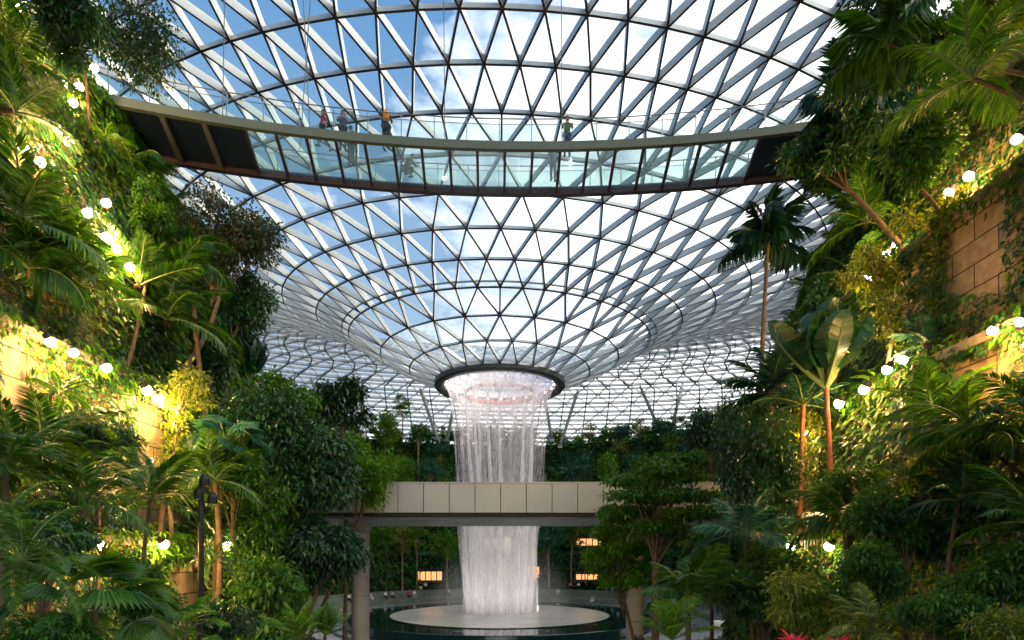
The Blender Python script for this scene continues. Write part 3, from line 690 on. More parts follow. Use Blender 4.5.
def rosette(name, label, p, L, mat, n=26, wid=.09, up=.9, seed=1, cat='plant', group=None):
    r = np.random.default_rng(seed); o = strap_mb(L, r, n, wid, up).obj(name, LM[mat], None, loc=tuple(p)); return tag(o, label, cat, group)

# ---- climbing foliage that nobody could count
BARE = {'left': [(0, 330, 26, 425), (134, 396, 164, 462), (171, 562, 197, 622), (130, 478, 180, 520), (0, 150, 42, 205)],
        'right': [(948, 182, 1006, 292), (955, 352, 1012, 400), (1004, 606, 1024, 640), (805, 490, 818, 525)]}
def scatter_wall(side, n, L, seed, zone):
    """leaves hanging off the faces and beds of a garden wall"""
    r = np.random.default_rng(seed); nm = 'left' if side < 0 else 'right'
    Y = 4+44*r.random(n)**.75; k = r.choice(5, n, p=[.26, .22, .18, .17, .17]); k = np.where(r.random(n) < zone, k, k)
    lo = np.array(LEV)[k]; hi = np.array(LEV)[k+1]; lo = np.maximum(lo, -.35*Y*.25-4)
    z = lo+(hi-lo)*r.random(n); u = np.array(UW)[k]-.05
    # clumpy cover, thicker below each coping
    cl = np.sin(Y*1.3+k*2.1+seed)+np.sin(z*1.7+Y*.6+seed*2)+np.sin(Y*3.1-z*2.3)
    keep = cl+1.6*(z-lo)/(hi-lo)+r.normal(size=n)*.6 > -1.3
    out = .06+.35*np.clip(cl*.3+.4, 0, 1)*r.random(n)
    P = wall_pt(side, Y, u-out, z); px, py = proj(P); keep &= (px > -60) & (px < 1084) & (py < 700) & (py > -80)
    for (a, b, c, d) in BARE[nm]: keep &= ~((px > a) & (px < c) & (py > b) & (py < d))
    P = P[keep]; m = len(P); Yk = Y[keep]
    D = nrm(np.array([-side*.7, 0, -.75])+rand_dirs(m, r)*.75); U = nrm(np.array([-side*1.0, -.3, .6])+rand_dirs(m, r)*.4)
    ll = L*(.6+.8*r.random(m))*np.clip(Yk/16, .48, 1.6); mb = MB(); mb.leaves(P, D, U, ll, ll*(.35+.3*r.random(m)), .2, .2); return mb
for side, nm in ((-1, 'left'), (1, 'right')):
    for q, (mt, L_, nn, lb) in enumerate((('deep', .20, 105000, 'dark creeper leaves'), ('olive', .16, 56000, 'yellow-green climbing leaves'), ('fresh', .18, 48000, 'fresh green trailing leaves'))):
        o = scatter_wall(side, nn, L_, 11+q*5+(side > 0), .5).obj('creeper_foliage', LM[mt]); tag(o, f'{lb} covering the {nm} garden wall', 'creeper', kind='stuff')
def scatter_edge(side, n, L, seed):
    r = np.random.default_rng(seed); nm = 'left' if side < 0 else 'right'; Y = 4+44*r.random(n)**.8; k = r.integers(0, 5, n)
    z = np.array(LEV)[k+1]-.65*r.random(n)**1.4+.22; u = np.array(UW)[k]-.30-.22*r.random(n)+.5*(r.random(n) < .3)*r.random(n)
    P = wall_pt(side, Y, u, z); px, py = proj(P); keep = (px > -60) & (px < 1084) & (py < 700) & (py > -80) & (np.sin(Y*1.7+k)+np.sin(Y*.6+k*3)+r.normal(size=n)*.6 > -.9)
    P = P[keep]; m = len(P); D = nrm(np.array([-side*.6, 0, -.8])+rand_dirs(m, r)*.8); U = nrm(np.array([-side*1.0, -.3, .8])+rand_dirs(m, r)*.4)
    ll = L*(.6+.8*r.random(m))*np.clip(Y[keep]/16, .48, 1.6); mb = MB(); mb.leaves(P, D, U, ll, ll*.42, .2, .25); return mb
for side, nm in ((-1, 'left'), (1, 'right')):
    for mt, lb in (('mid', 'mid green'), ('fresh', 'fresh green')):
        o = scatter_edge(side, 26000, .2, 51+(side > 0)).obj('trailing_foliage', LM[mt]); tag(o, f'{lb} leaves trailing over the copings of the {nm} wall', 'creeper', kind='stuff')
def scatter_bank(side, n, L, seed):
    r = np.random.default_rng(seed); Y = 4+40*r.random(n)**.8; u = 5.9+3.7*r.random(n)
    P = np.array([(side*(a+float(shift(y))), y, bank_z(a+float(shift(y)), y)+.05+.35*q) for a, y, q in zip(u, Y, r.random(n))])
    D = nrm(rand_dirs(n, r)+np.array([-side*.3, 0, .3])); U = nrm(rand_dirs(n, r)*.5+[0, -.2, 1.0]); ll = L*(.6+.8*r.random(n)); mb = MB(); mb.leaves(P, D, U, ll, ll*.42, .2, .25); return mb
for side, nm in ((-1, 'left'), (1, 'right')):
    for mt, nn, sd in (('deep', 9000, 31), ('mid', 7000, 32)):
        o = scatter_bank(side, nn, .26, sd).obj('groundcover', LM[mt]); tag(o, f'{"dark" if mt == "deep" else "mid green"} groundcover leaves on the {nm} bank', 'groundcover', kind='stuff')
# far hillside
def scatter_bowl(n, L, seed):
    r = np.random.default_rng(seed); prof = np.array(BOWL[2:12]); seg = np.linalg.norm(np.diff(prof, axis=0), axis=1); seg[-1] += 3; cs = np.concatenate([[0], np.cumsum(seg)])
    s = r.random(n)*cs[-1]; rr = np.interp(s, cs, prof[:, 0]); z = np.interp(s, cs, prof[:, 1]); a = -.1+r.random(n)*(PI+.2)
    P = bowl_pt(rr-.25*r.random(n), a, z+.1+.35*r.random(n)); m = n
    inw = np.stack([-np.cos(a), -np.sin(a), 0*a], 1); D = nrm(inw*.6+np.array([0, 0, -.1])+rand_dirs(m, r)); U = nrm(inw*.6+np.array([0, 0, 1.0])+rand_dirs(m, r)*.5)
    mb = MB(); ll = L*(.6+.8*r.random(m)); mb.leaves(P, D, U, ll, ll*.5, .2, .15); return mb
for mt, nn, sd, lb in (('mid', 22000, 5, 'mid green'), ('blue', 18000, 6, 'blue-green'), ('fresh', 14000, 7, 'fresh green')):  # lighter leaf tones stand in for haze over the terraces
    o = scatter_bowl(nn, .62, sd).obj('undergrowth', LM[mt]); tag(o, lb+' undergrowth on the planted terraces behind the waterfall', 'undergrowth', kind='stuff')
LAMPS = [ # x, y, power, label
 (14, 5, 60, 'floodlight in the leaves at the very top left corner'), (57, 50, 40, 'small lamp glinting through leaves, upper left'), (62, 82, 70, 'floodlight above the brightest upper-left leaves'), (72, 101, 110, 'bright floodlight on the left above the yellow-lit leaves'),
 (93, 66, 50, 'lamp by the left end of the footbridge railing'), (78, 85, 50, 'lamp just left of the footbridge end'), (56, 128, 90, 'left lamp of the close pair beside the solid deck of the footbridge'), (67, 139, 90, 'right lamp of the close pair beside the solid footbridge deck'),
 (22, 146, 110, 'floodlight over the bare stones at the far upper left'), (39, 160, 110, 'floodlight right of the one over the bare upper-left stones'),
 (105, 201, 40, 'small lamp behind palm fronds, left of the airy tree'), (86, 211, 60, 'lamp behind the pale palm frond, left wall'), (105, 235, 130, 'left lamp of the bright pair in the middle of the left wall'), (115, 246, 130, 'right lamp of the bright pair in the middle of the left wall'), (129, 265, 80, 'lone lamp below the bright middle pair, left wall'),
 (49, 340, 130, 'left lamp of the pair on the coping over bare stones'), (72, 351, 130, 'right lamp of the pair on the coping over bare stones'), (105, 366, 90, 'lamp buried in yellow-lit leaves, left wall'), (146, 389, 130, 'left lamp of the pair above the bare stone pier'), (157, 397, 130, 'right lamp of the pair above the bare stone pier'), (176, 408, 70, 'lamp at the top of the lit slender trunk, left wall'),
 (163, 543, 150, 'lamp washing the lowest lit stone blocks, left'), (100, 545, 130, 'hidden lamp lighting yellow leaves at the lower left'), (225, 543, 110, 'lamp behind leaves right of the black lamp post'),
 (1002, 10, 110, 'upper lamp of the pair at the top right corner'), (985, 31, 110, 'lower lamp of the pair at the top right corner'), (933, 41, 40, 'small lamp behind the bright palm at the top right'), (1018, 137, 160, 'bright floodlight cut by the right edge, above the bare stones'),
 (970, 174, 120, 'right lamp of the pair above the bare stone patch, right wall'), (950, 191, 120, 'left lamp of the pair above the bare stone patch, right wall'), (898, 242, 110, 'right lamp of the middle pair, right wall'), (888, 252, 110, 'left lamp of the middle pair, right wall'), (870, 275, 70, 'lone lamp below the middle pair, right wall'),
 (994, 329, 140, 'bright lamp near the right edge over yellow leaves'), (1022, 320, 120, 'lamp cut by the right edge over yellow leaves'), (905, 358, 150, 'brightest lamp of the lower right row'), (888, 368, 60, 'small lamp left of the brightest in the lower right row'), (865, 388, 90, 'lamp midway down the lower right row'), (840, 402, 70, 'lamp behind the reddish trunk, right'), (805, 430, 90, 'lowest lamp of the right row, behind the leaning stem'),
 (792, 545, 60, 'left of two lamps glimpsed low through the right shrubs'), (830, 545, 70, 'right of two lamps glimpsed low through the right shrubs')]
def near_lamp(x, y, rx): return any(abs(q[0]-x) < rx+6 and abs(q[1]-y) < rx+6 for q in LAMPS)
# ------------------------------------------------------------------ the planting, thing by thing
def foot(p, side=None):
    """a spot in the bed behind p for a trunk to stand on"""
    s = np.sign(p[0]); z = ledge_below(p); Y = p[1]
    k = LEV.index(z)
    u = (UW[k-1]+.35) if k > 0 else min(abs(p[0])-float(shift(Y)), UW[0]-.5)
    if k == 5: u = max(abs(p[0])-float(shift(Y)), UW[4]+.6)
    return np.array([s*(u+float(shift(Y))), Y, z])
def wp(x, y, back=.6):
    p = march(x, y, back)
    return p if p[1] < 44 else at(x, y, 20)

# ---- big trees standing in the valley
def vt(name, label, x, y, Y, R, H, mat, zf=-7.5, bx=0, **k):
    c = at(x, y, Y); return tree(name, label, c, R, H, (c[0]+bx, c[1], bank_z(c[0]+bx, c[1])), mat, **k)
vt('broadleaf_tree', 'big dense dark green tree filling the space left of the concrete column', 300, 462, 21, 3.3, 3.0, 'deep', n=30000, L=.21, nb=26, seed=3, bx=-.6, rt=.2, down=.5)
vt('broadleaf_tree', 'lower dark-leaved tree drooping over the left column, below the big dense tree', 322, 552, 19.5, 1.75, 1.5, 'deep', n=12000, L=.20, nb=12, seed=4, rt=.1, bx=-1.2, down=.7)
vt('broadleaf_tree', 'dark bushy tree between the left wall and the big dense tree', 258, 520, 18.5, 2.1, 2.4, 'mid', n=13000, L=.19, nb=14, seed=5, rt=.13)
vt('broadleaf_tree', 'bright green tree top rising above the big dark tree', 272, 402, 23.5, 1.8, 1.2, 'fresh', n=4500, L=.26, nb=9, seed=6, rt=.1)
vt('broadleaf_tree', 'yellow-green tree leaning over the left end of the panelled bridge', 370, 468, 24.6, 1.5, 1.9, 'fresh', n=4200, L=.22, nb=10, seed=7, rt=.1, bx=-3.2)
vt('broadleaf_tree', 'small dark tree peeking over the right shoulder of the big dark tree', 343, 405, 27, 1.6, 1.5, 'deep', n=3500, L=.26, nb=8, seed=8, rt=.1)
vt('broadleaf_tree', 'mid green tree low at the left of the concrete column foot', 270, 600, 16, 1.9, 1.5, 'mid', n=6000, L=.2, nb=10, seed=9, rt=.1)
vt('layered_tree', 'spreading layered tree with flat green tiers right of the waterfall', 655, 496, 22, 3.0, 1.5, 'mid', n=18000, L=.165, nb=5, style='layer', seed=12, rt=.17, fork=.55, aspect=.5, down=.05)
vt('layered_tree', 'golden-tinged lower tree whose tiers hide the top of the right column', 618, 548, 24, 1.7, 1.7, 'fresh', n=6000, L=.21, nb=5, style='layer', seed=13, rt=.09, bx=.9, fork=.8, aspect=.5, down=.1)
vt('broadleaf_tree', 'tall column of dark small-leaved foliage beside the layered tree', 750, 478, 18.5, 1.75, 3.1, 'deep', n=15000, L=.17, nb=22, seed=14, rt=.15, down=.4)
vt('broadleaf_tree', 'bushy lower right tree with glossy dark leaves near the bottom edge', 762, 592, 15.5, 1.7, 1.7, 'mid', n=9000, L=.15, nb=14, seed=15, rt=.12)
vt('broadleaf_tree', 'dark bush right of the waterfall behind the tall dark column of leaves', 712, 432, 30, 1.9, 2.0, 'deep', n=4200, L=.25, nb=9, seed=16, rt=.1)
# airy trees against the roof on the left
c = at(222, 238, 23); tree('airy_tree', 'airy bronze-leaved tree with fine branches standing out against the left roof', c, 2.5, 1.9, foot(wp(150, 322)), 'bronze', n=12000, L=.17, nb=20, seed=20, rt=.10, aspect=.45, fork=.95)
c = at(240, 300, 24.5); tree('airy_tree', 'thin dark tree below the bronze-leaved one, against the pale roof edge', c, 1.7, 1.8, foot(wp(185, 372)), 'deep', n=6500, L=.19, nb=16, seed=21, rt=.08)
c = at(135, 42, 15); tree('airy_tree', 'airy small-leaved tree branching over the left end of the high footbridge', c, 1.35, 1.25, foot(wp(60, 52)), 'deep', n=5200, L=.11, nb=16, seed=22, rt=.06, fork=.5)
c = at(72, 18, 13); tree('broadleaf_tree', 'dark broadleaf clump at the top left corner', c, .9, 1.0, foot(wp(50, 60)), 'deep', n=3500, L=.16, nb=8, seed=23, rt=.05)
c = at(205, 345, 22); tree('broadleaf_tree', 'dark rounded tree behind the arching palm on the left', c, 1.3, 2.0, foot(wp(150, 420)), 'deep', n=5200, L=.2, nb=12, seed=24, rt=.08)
c = at(150, 215, 18); tree('broadleaf_tree', 'dark green clump hanging on the left wall beneath the footbridge', c, .9, 1.2, foot(wp(110, 270)), 'mid', n=3800, L=.16, nb=9, seed=25, rt=.06)
# right, above
c = at(905, 38, 15.5); tree('broadleaf_tree', 'dark dense canopy at the top right above the footbridge end', c, 2.0, 1.8, foot(wp(960, 110)), 'deep', n=9000, L=.17, nb=14, seed=26, rt=.08)
c = at(832, 158, 20); tree('broadleaf_tree', 'very dark tree covering the right end of the high footbridge', c, 2.0, .95, foot(wp(930, 200)), 'deep', n=8000, L=.2, nb=12, seed=27, rt=.1)
c = at(905, 150, 15); tree('broadleaf_tree', 'glossy green shrub tree just below the dark canopy on the right', c, 1.1, 1.3, foot(wp(960, 210)), 'mid', n=5200, L=.16, nb=9, seed=28, rt=.06)
c = at(918, 212, 19.5); tree('broadleaf_tree', 'dark leafy tree left of the bare stone patch on the right wall', c, .95, 1.5, foot(wp(940, 310)), 'deep', n=6500, L=.17, nb=12, seed=29, rt=.08)
c = at(835, 300, 22); tree('broadleaf_tree', 'blue-green tree behind the big paddle-leaved plant', c, 1.3, 1.9, foot(wp(880, 400)), 'blue', n=5200, L=.19, nb=11, seed=30, rt=.08)
c = at(772, 410, 21); tree('broadleaf_tree', 'dark tree under the tall drooping palm', c, 1.3, 1.2, (c[0], c[1], -7.5), 'deep', n=5000, L=.19, nb=10, seed=31, rt=.08)

c = at(1005, 2, 13.5); tree('broadleaf_tree', 'yellow-lit leafy tree in the top right corner behind the lamps', c, 1.2, 1.1, foot(wp(1015, 60)), 'olive', n=6000, L=.14, nb=10, seed=32, rt=.06)
for x, y, Y, R, H, mat, L_, nl, sd, lb in (
        (905, 520, 12.5, 1.15, .9, 'mid', .13, 6500, 41, 'mid green glossy shrub tree in the middle of the lower right slope'),
        (868, 575, 11.5, .9, .75, 'mid', .12, 5000, 42, 'mid green glossy bush low on the right, left of the lowest bushes'),
        (995, 572, 9.5, .85, .65, 'mid', .12, 5000, 43, 'leafy bush at the right edge below the broad bright frond'),
        (935, 612, 9, .75, .5, 'mid', .10, 4500, 44, 'small-leaved green bush at the bottom right, right of the yellow-green low palm'),
        (1010, 628, 7.5, .55, .35, 'olive', .09, 2500, 45, 'olive bush in the bottom right corner'),
        (850, 488, 14.5, 1.0, .8, 'mid', .13, 4500, 46, 'mid green bush in front of the reddish trunk foot'),
        (800, 600, 12, .95, .9, 'olive', .12, 5000, 47, 'olive-leaved bush above the red-leaved plants at the bottom right'),
        (950, 470, 13.5, 1.1, .8, 'olive', .12, 4500, 48, 'olive bush under the fine-leaved palm of the right slope'),
        (40, 540, 8.5, .8, .6, 'deep', .11, 5000, 49, 'dark bush at the left edge above the hanging fern'),
        (145, 595, 10.5, .75, .8, 'mid', .11, 4500, 50, 'mid green bush between the dark fan palm and the lit stone pier'),
        (60, 640, 7, .7, .4, 'mid', .10, 3500, 51, 'low green bush along the bottom edge below the dark fan palm'),
        (232, 470, 17, 1.1, 1.3, 'mid', .14, 5000, 52, 'mid green bush tree right of the black lamp post'),
        (100, 440, 12.5, .8, .6, 'deep', .12, 3500, 53, 'dark bush at the foot of the ivy-covered wall, left'),
        (225, 620, 13, .9, .7, 'deep', .12, 4500, 54, 'dark bush right of the lit stone pier at the bottom')):
    c = at(x, y, Y); s_ = np.sign(c[0]); xb = s_*min(abs(c[0]), UW[0]-.3+float(shift(Y)))
    tree('bush', lb, c, R, H, (xb, c[1]-.1, bank_z(xb, c[1])), mat, n=nl, L=L_, nb=12, seed=sd, rt=.045, cat='bush', aspect=.38)
# ---- palms: heart at (x, y), depth Y or None = on the wall
PALMS = [
 # left side
 (8, 62, None, 2.3, 12, 'arch', 'palm', 'feathery yellow-green palm at the top left edge', -2.0),
 (15, 112, None, 1.6, 11, 'arch', 'palm', 'palm with long combed fronds left of the upper lamps', -1.2),
 (108, 152, None, 1.3, 13, 'droop', 'fresh', 'bright green palm spilling out just under the left end of the footbridge', -.8),
 (20, 222, None, 1.9, 11, 'arch', 'palm', 'palm at the left edge with one broad frond arching right', -.6),
 (128, 178, None, 2.2, 12, 'droop', 'palm', 'palm with hanging fronds on the left wall below the footbridge', -.6),
 (80, 285, None, 1.7, 11, 'arch', 'palm', 'palm below the pair of middle lamps on the left wall', -.4),
 (165, 318, None, 2.6, 13, 'arch', 'palm', 'arching palm lit from behind above the two lamps beside the bare stones', -.3),
 (140, 285, None, 1.8, 11, 'stiff', 'palm', 'upright palm tuft between the lamp rows on the left', 0),
 (248, 385, 27, 2.3, 9, 'paddleup', 'dkpalm', 'dark palm with broad stiff leaves standing up beside the bright green tree top', 0),
 (45, 455, 11, 1.5, 12, 'arch', 'palm', 'palm in front of the left wall with silvery fronds arching right', -.5),
 (6, 470, 8.5, 1.3, 11, 'arch', 'palm', 'dark palm at the left edge below the bare stones', -.5),
 (85, 500, 9.5, 1.2, 12, 'arch', 'palm', 'low palm with drooping fronds above the row of hidden lamps', 0),
 (225, 445, 17, 1.3, 10, 'fandroop', 'blue', 'pale fan palm against the dark trees, left of the big dense tree', 0),
 (215, 480, 16, 1.5, 11, 'arch', 'palm', 'dark feather palm beside the black lamp post', 0),
 (95, 612, 7.5, 1.05, 14, 'fan', 'palm', 'dark fan palm at the bottom left, right of the hanging fern', 0),
 (185, 632, 8.5, .62, 9, 'fan', 'fresh', 'bright small fan palm below the lit stone blocks', 0),
 (150, 500, 12, 1.2, 10, 'coarse', 'palm', 'coarse-leaved palm above the lit ledge on the left', 0),
 (298, 640, 11.5, .75, 14, 'stiff', 'fresh', 'bright green tuft of stiff fronds at the foot of the big dark tree', 0),
 (325, 636, 13, .7, 12, 'stiff', 'palm', 'green tuft of fronds beside the left column foot', 0),
 (58, 262, None, 1.35, 12, 'arch', 'palm', 'broad palm in the middle of the left wall, left of the bright lamp pair', 0),
 (28, 268, None, 1.6, 12, 'droop', 'palm', 'drooping palm at the left edge below the middle of the wall', 0),
 (190, 262, 19, 1.5, 12, 'droop', 'palm', 'palm under the bronze-leaved tree on the left', 0),
 # right side
 (888, 45, 12.5, 1.35, 12, 'ragged', 'palm', 'broad-fronded palm hanging at the top right, nearest the roof', -.6),
 (972, 78, 11.5, 1.5, 13, 'arch', 'fresh', 'bright palm spread under the two upper right lamps', -.9),
 (850, 118, 19.5, 2.3, 13, 'ragged', 'dkpalm', 'black-green ragged palm in front of the right end of the footbridge', 0),
 (868, 222, None, 2.2, 13, 'arch', 'fresh', 'bright green palm just below the right end of the footbridge', -.5),
 (858, 282, None, 2.2, 12, 'arch', 'palm', 'palm below the bright one, fronds reaching toward the roof', -.5),
 (768, 240, 22, 1.85, 17, 'ragged', 'dkpalm', 'tall slender palm with drooping dark fronds silhouetted against the roof', 0),
 (826, 388, 17, 2.3, 14, 'paddleup', 'deep', 'big paddle-leaved plant with broad dark leaves on a reddish trunk', 0),
 (770, 392, 20, 2.0, 12, 'coarse', 'dkpalm', 'dark coarse palm left of the reddish trunk', 0),
 (803, 405, 18.5, 1.7, 12, 'arch', 'dkpalm', 'dark palm on a leaning reddish stem, in front of a lamp', 0),
 (1032, 415, 10, 1.35, 12, 'arch', 'palm', 'palm at the right edge with a pale sunlit frond arching left', -.8),
 (975, 440, 11.5, 1.5, 14, 'droop', 'palm', 'fine-leaved drooping palm in the middle of the right slope', -.4),
 (935, 425, 13, 1.5, 13, 'arch', 'palm', 'olive-green palm left of the drooping one on the right slope', 0),
 (1036, 522, 9, 1.2, 11, 'arch', 'palm', 'palm with one broad bright frond at the right edge, below the pale arching one', -.6),
 (845, 525, 14, 1.6, 13, 'droop', 'palm', 'dark feather palm right of the small-leaved dark tree', 0),
 (745, 535, 16, 1.4, 11, 'coarse', 'blue', 'glossy coarse-fronded palm between the layered tree and the dark tree', 0),
 (688, 596, 15, 1.5, 12, 'coarse', 'palm', 'low glossy palm right of the right column foot', 0),
 (672, 640, 13, 1.0, 13, 'stiff', 'fresh', 'bright low palm tuft at the bottom right of the right column', 0),
 (870, 632, 10, .9, 12, 'arch', 'olive', 'yellow-green low palm at the bottom right beside the red-leaved plants', 0),
 (960, 500, 11.5, 1.2, 10, 'coarse', 'deep', 'dark coarse palm behind the bright frond at the right edge', 0),
 (950, 385, 14, 1.1, 11, 'fandroop', 'palm', 'spiky fan palm below the right-hand lamps', 0),
 (925, 345, 16, 1.0, 10, 'coarse', 'blue', 'small blue-green palm on the right ledge above the lamp row', 0),
]
for i, (x, y, Y, L_, n_, kind, mat, lab, bx) in enumerate(PALMS):
    if Y is None: h = wp(x, y, .9)
    else: h = at(x, y, Y)
    s = np.sign(h[0]); Yh = float(h[1]); u = abs(h[0])-float(shift(Yh))
    if Y is not None and h[2] > 2 and Yh < 16: b = np.array([s*(wall_u(h[2]-.9)+.1+float(shift(Yh))), Yh+.3, h[2]-.9])
    elif Y is None: b = march(x, y, -.05)+np.array([0, 0, -.55])      # rooted in a pocket of the wall
    elif u > UW[1]: b = foot(h)
    elif u > UW[0]-.4: b = np.array([s*(UW[0]-.35+float(shift(Yh))), Yh, bank_z(UW[0]-.35+float(shift(Yh)), Yh)-.1])
    else: b = np.array([h[0]+s*.3, h[1], bank_z(h[0]+s*.3, h[1])-.1])
    bark = M_BARKR if 'reddish' in lab else M_BARK
    nm = {'fan': 'fan_palm', 'fandroop': 'fan_palm', 'paddleup': 'paddle_leaved_palm'}.get(kind, 'feather_palm')
    palm(nm, lab, h, L_, n_, kind, mat, b, .045 if Yh < 14 else .085, seed=100+i, bark=bark, el=(-.5, 1.15) if kind not in ('stiff', 'paddleup') else (.2, 1.35))
# hanging ferns bottom left
for i, (x, y, Y, L_, n_, lab) in enumerate(((22, 560, 5.2, .85, 12, 'long-fronded fern hanging down at the bottom left corner'), (4, 520, 5.6, .7, 12, 'fern at the left edge above the hanging one'),
        (60, 395, 12, .9, 12, 'fern on the left ledge under the leafy lamp'), (120, 452, 12.5, .8, 12, 'small fern beneath the bare stones left'),
        (215, 560, 14, .9, 12, 'fern right of the lit stone pier'), (1000, 640, 8, .7, 12, 'fern in the bottom right corner'), (905, 480, 13, .9, 12, 'fern above the dark shrubs of the right slope'),
        (880, 385, 17, 1.0, 12, 'fern hanging below the lamp row on the right'))):
    h = at(x, y, Y); palm('fern', lab, h, L_, n_, 'fern', 'fresh' if i % 2 else 'palm', None, seed=300+i, el=(-.7, .9), cat='fern')
# red cordylines
for i, (x, y, Y, L_, lab) in enumerate(((135, 634, 7.5, .30, 'red-leaved cordyline at the bottom left below the fan palm'), (181, 643, 7.6, .22, 'small red cordyline right of the larger red one'),
        (795, 640, 9.5, .42, 'dull red cordyline at the bottom right edge'), (840, 642, 9.5, .34, 'red-brown cordyline beside the yellow-green low palm'))):
    p = at(x, y+6, Y); rosette('cordyline', lab, p, L_, 'red', 18, .10, 1.0, 400+i)
# pale orchid-like blade plant left
rosette('blade_plant', 'pale-leaved blade plant in front of the lit stone pier', at(190, 622, 9.5), .55, 'olive', 14, .06, 1.2, 420)
rosette('blade_plant', 'spiky pale-edged plant on the lit ledge at left', at(102, 560, 10.5), .75, 'olive', 30, .03, 1.2, 421)

# ---- slender trunks wrapped in climbers, right side and left side
def clad_trunk(label, x0, y0, x1, y1, seed, n=700, rad=.05, leaf='olive', side_off=.9):
    a, b = wp(x0, y0, side_off), wp(x1, y1, side_off); b[1] = a[1] = (a[1]+b[1])/2; a = at(x0, y0, a[1]); b = at(x1, y1, b[1]); r = np.random.default_rng(seed)
    f = foot(a); t = thing('slender_tree', label, 'tree', f); a0 = a-f; b0 = b-f
    mb = MB(); mb.tube([(0, 0, 0), a0*.6+[0, 0, .1], a0, a0*.5+b0*.5+[.05, 0, 0], b0], [rad*1.3, rad*1.2, rad, rad*.9, rad*.7], 8)
    mb.obj('trunk', M_BARKP, t, smooth=True)
    s = r.random(n)[:, None]; P = a0+(b0-a0)*s+r.normal(size=(n, 3))*np.array([.22, .22, .2])*(.5+.8*np.sin(s*9+seed)**2)
    D = nrm(rand_dirs(n, r)+[0, 0, -.3]); mb = MB(); mb.leaves(P, D, rand_dirs(n, r)*.4+[0, 0, 1], .13, .07); mb.obj('climbing_leaves', LM[leaf], t)
    blobs = [(b0+np.array([r.normal()*.5, r.normal()*.3, .2+r.random()*.7]), (.5, .5, .4)) for _ in range(6)]
    mb = MB()
    for c_, _ in blobs: mb.tube([b0*.97+a0*.03, (b0+c_)/2+[0, 0, .1], c_], [rad*.5, rad*.35, rad*.15], 5, cap=False)
    mb.obj('branch', M_BARKP, t); crown_mb(blobs, 1500, .15, r).obj('crown', LM[leaf], t); return t
clad_trunk('slender pale trunk with climbers left of the bare stone patch, right wall', 944, 325, 936, 232, 501)
clad_trunk('slender lit trunk right of the pair of middle lamps, right wall', 892, 338, 879, 285, 502)
clad_trunk('slender lit trunk under the single lamp below the bare stones, left wall', 168, 480, 179, 412, 503)
clad_trunk('thin trunk in front of the lowest lit tree of the right lamp row', 806, 520, 808, 440, 504, rad=.04)

# ---- shrubs filling the beds: one of each kind, copied
SH = []
for q, (mat, L_, asp) in enumerate((('deep', .17, .45), ('mid', .15, .5), ('fresh', .14, .4), ('olive', .13, .5), ('blue', .18, .4), ('bronze', .13, .45))):
    r = np.random.default_rng(600+q); SH.append(crown_mb(blobs_round(1, .8, 9, r, .45), 1700, L_, r, asp).mesh('shrub_foliage', LM[mat]))
stem = MB()
for a in range(5): stem.tube([(0, 0, -.9), (.25*math.cos(a*1.26), .25*math.sin(a*1.26), -.3), (.55*math.cos(a*1.26), .55*math.sin(a*1.26), .2)], [.05, .035, .015], 5, cap=False)
STEM = stem.mesh('shrub_stems', M_BARK)
bednames = ['sloping bank', 'lowest bed', 'second bed', 'third bed', 'fourth bed', 'top bed']
colname = ['dark green', 'mid green', 'fresh green', 'yellow-green', 'blue-green', 'bronze']
rs = np.random.default_rng(77)
for side, nm in ((-1, 'left'), (1, 'right')):
    for k in (0, 0, 0, 1, 2, 3, 4, 5):
        Y = 6.0 if k < 2 else 8.0
        while Y < 44:
            q = int(rs.choice(6, p=[.27, .24, .18, .12, .13, .06])); R = .62+.5*rs.random()+.008*Y
            u = (UW[k-1]+.35-.45*rs.random()) if k > 0 else UW[0]-.5-3.0*rs.random()
            z = LEV[k]+.45*R if k > 0 else bank_z(u+float(shift(Y)), Y)+.45*R
            p = wall_pt(side, np.array(Y), np.array(u), np.array(z)); x, y = proj(p); step_ = 1.0+.055*Y+.5*rs.random()
            Y += step_
            if x < -80 or x > 1104 or y < -80 or y > 720: continue
            if any(a-R*300/p[1] < x < c+R*300/p[1] and b-R*250/p[1] < y < d+R*420/p[1] for a, b, c, d in BARE[nm]): continue
            if near_lamp(x, y, R*F*.8/p[1]): continue
            t = thing('shrub', f'leafy {colname[q]} shrub in the {bednames[k]} of the {nm} garden wall', 'shrub', p, rs.random()*6.28, f'{colname[q]} shrubs in the {bednames[k]}, {nm}', R)
            link('foliage', SH[q], t); link('stems', STEM, t)
    # small feather palms along the beds
    for k in range(1, 6):
        for Y in np.arange(9+k*.7, 40, 4.3):
            u = UW[k-1]-.05; p = wall_pt(side, np.array(Y), np.array(u), np.array(LEV[k]+.35)); x, y = proj(p)
            if x < -60 or x > 1084 or y < -60 or y > 690: continue
            if any(a-25 < x < c+25 and b-25 < y < d+40 for a, b, c, d in BARE[nm]): continue
            if near_lamp(x, y, 30): continue
            palm('feather_palm', f'small feather palm growing from the {bednames[k]} of the {nm} garden wall', p, 1.0+.7*rs.random(), 9, ['arch', 'droop', 'coarse', 'fern'][int(rs.integers(4))], ['palm', 'fresh', 'palm', 'deep'][int(rs.integers(4))],
                 None, seed=int(rs.integers(1e6)), el=(-.6, 1.1), group=f'small palms in the {bednames[k]}, {nm}')

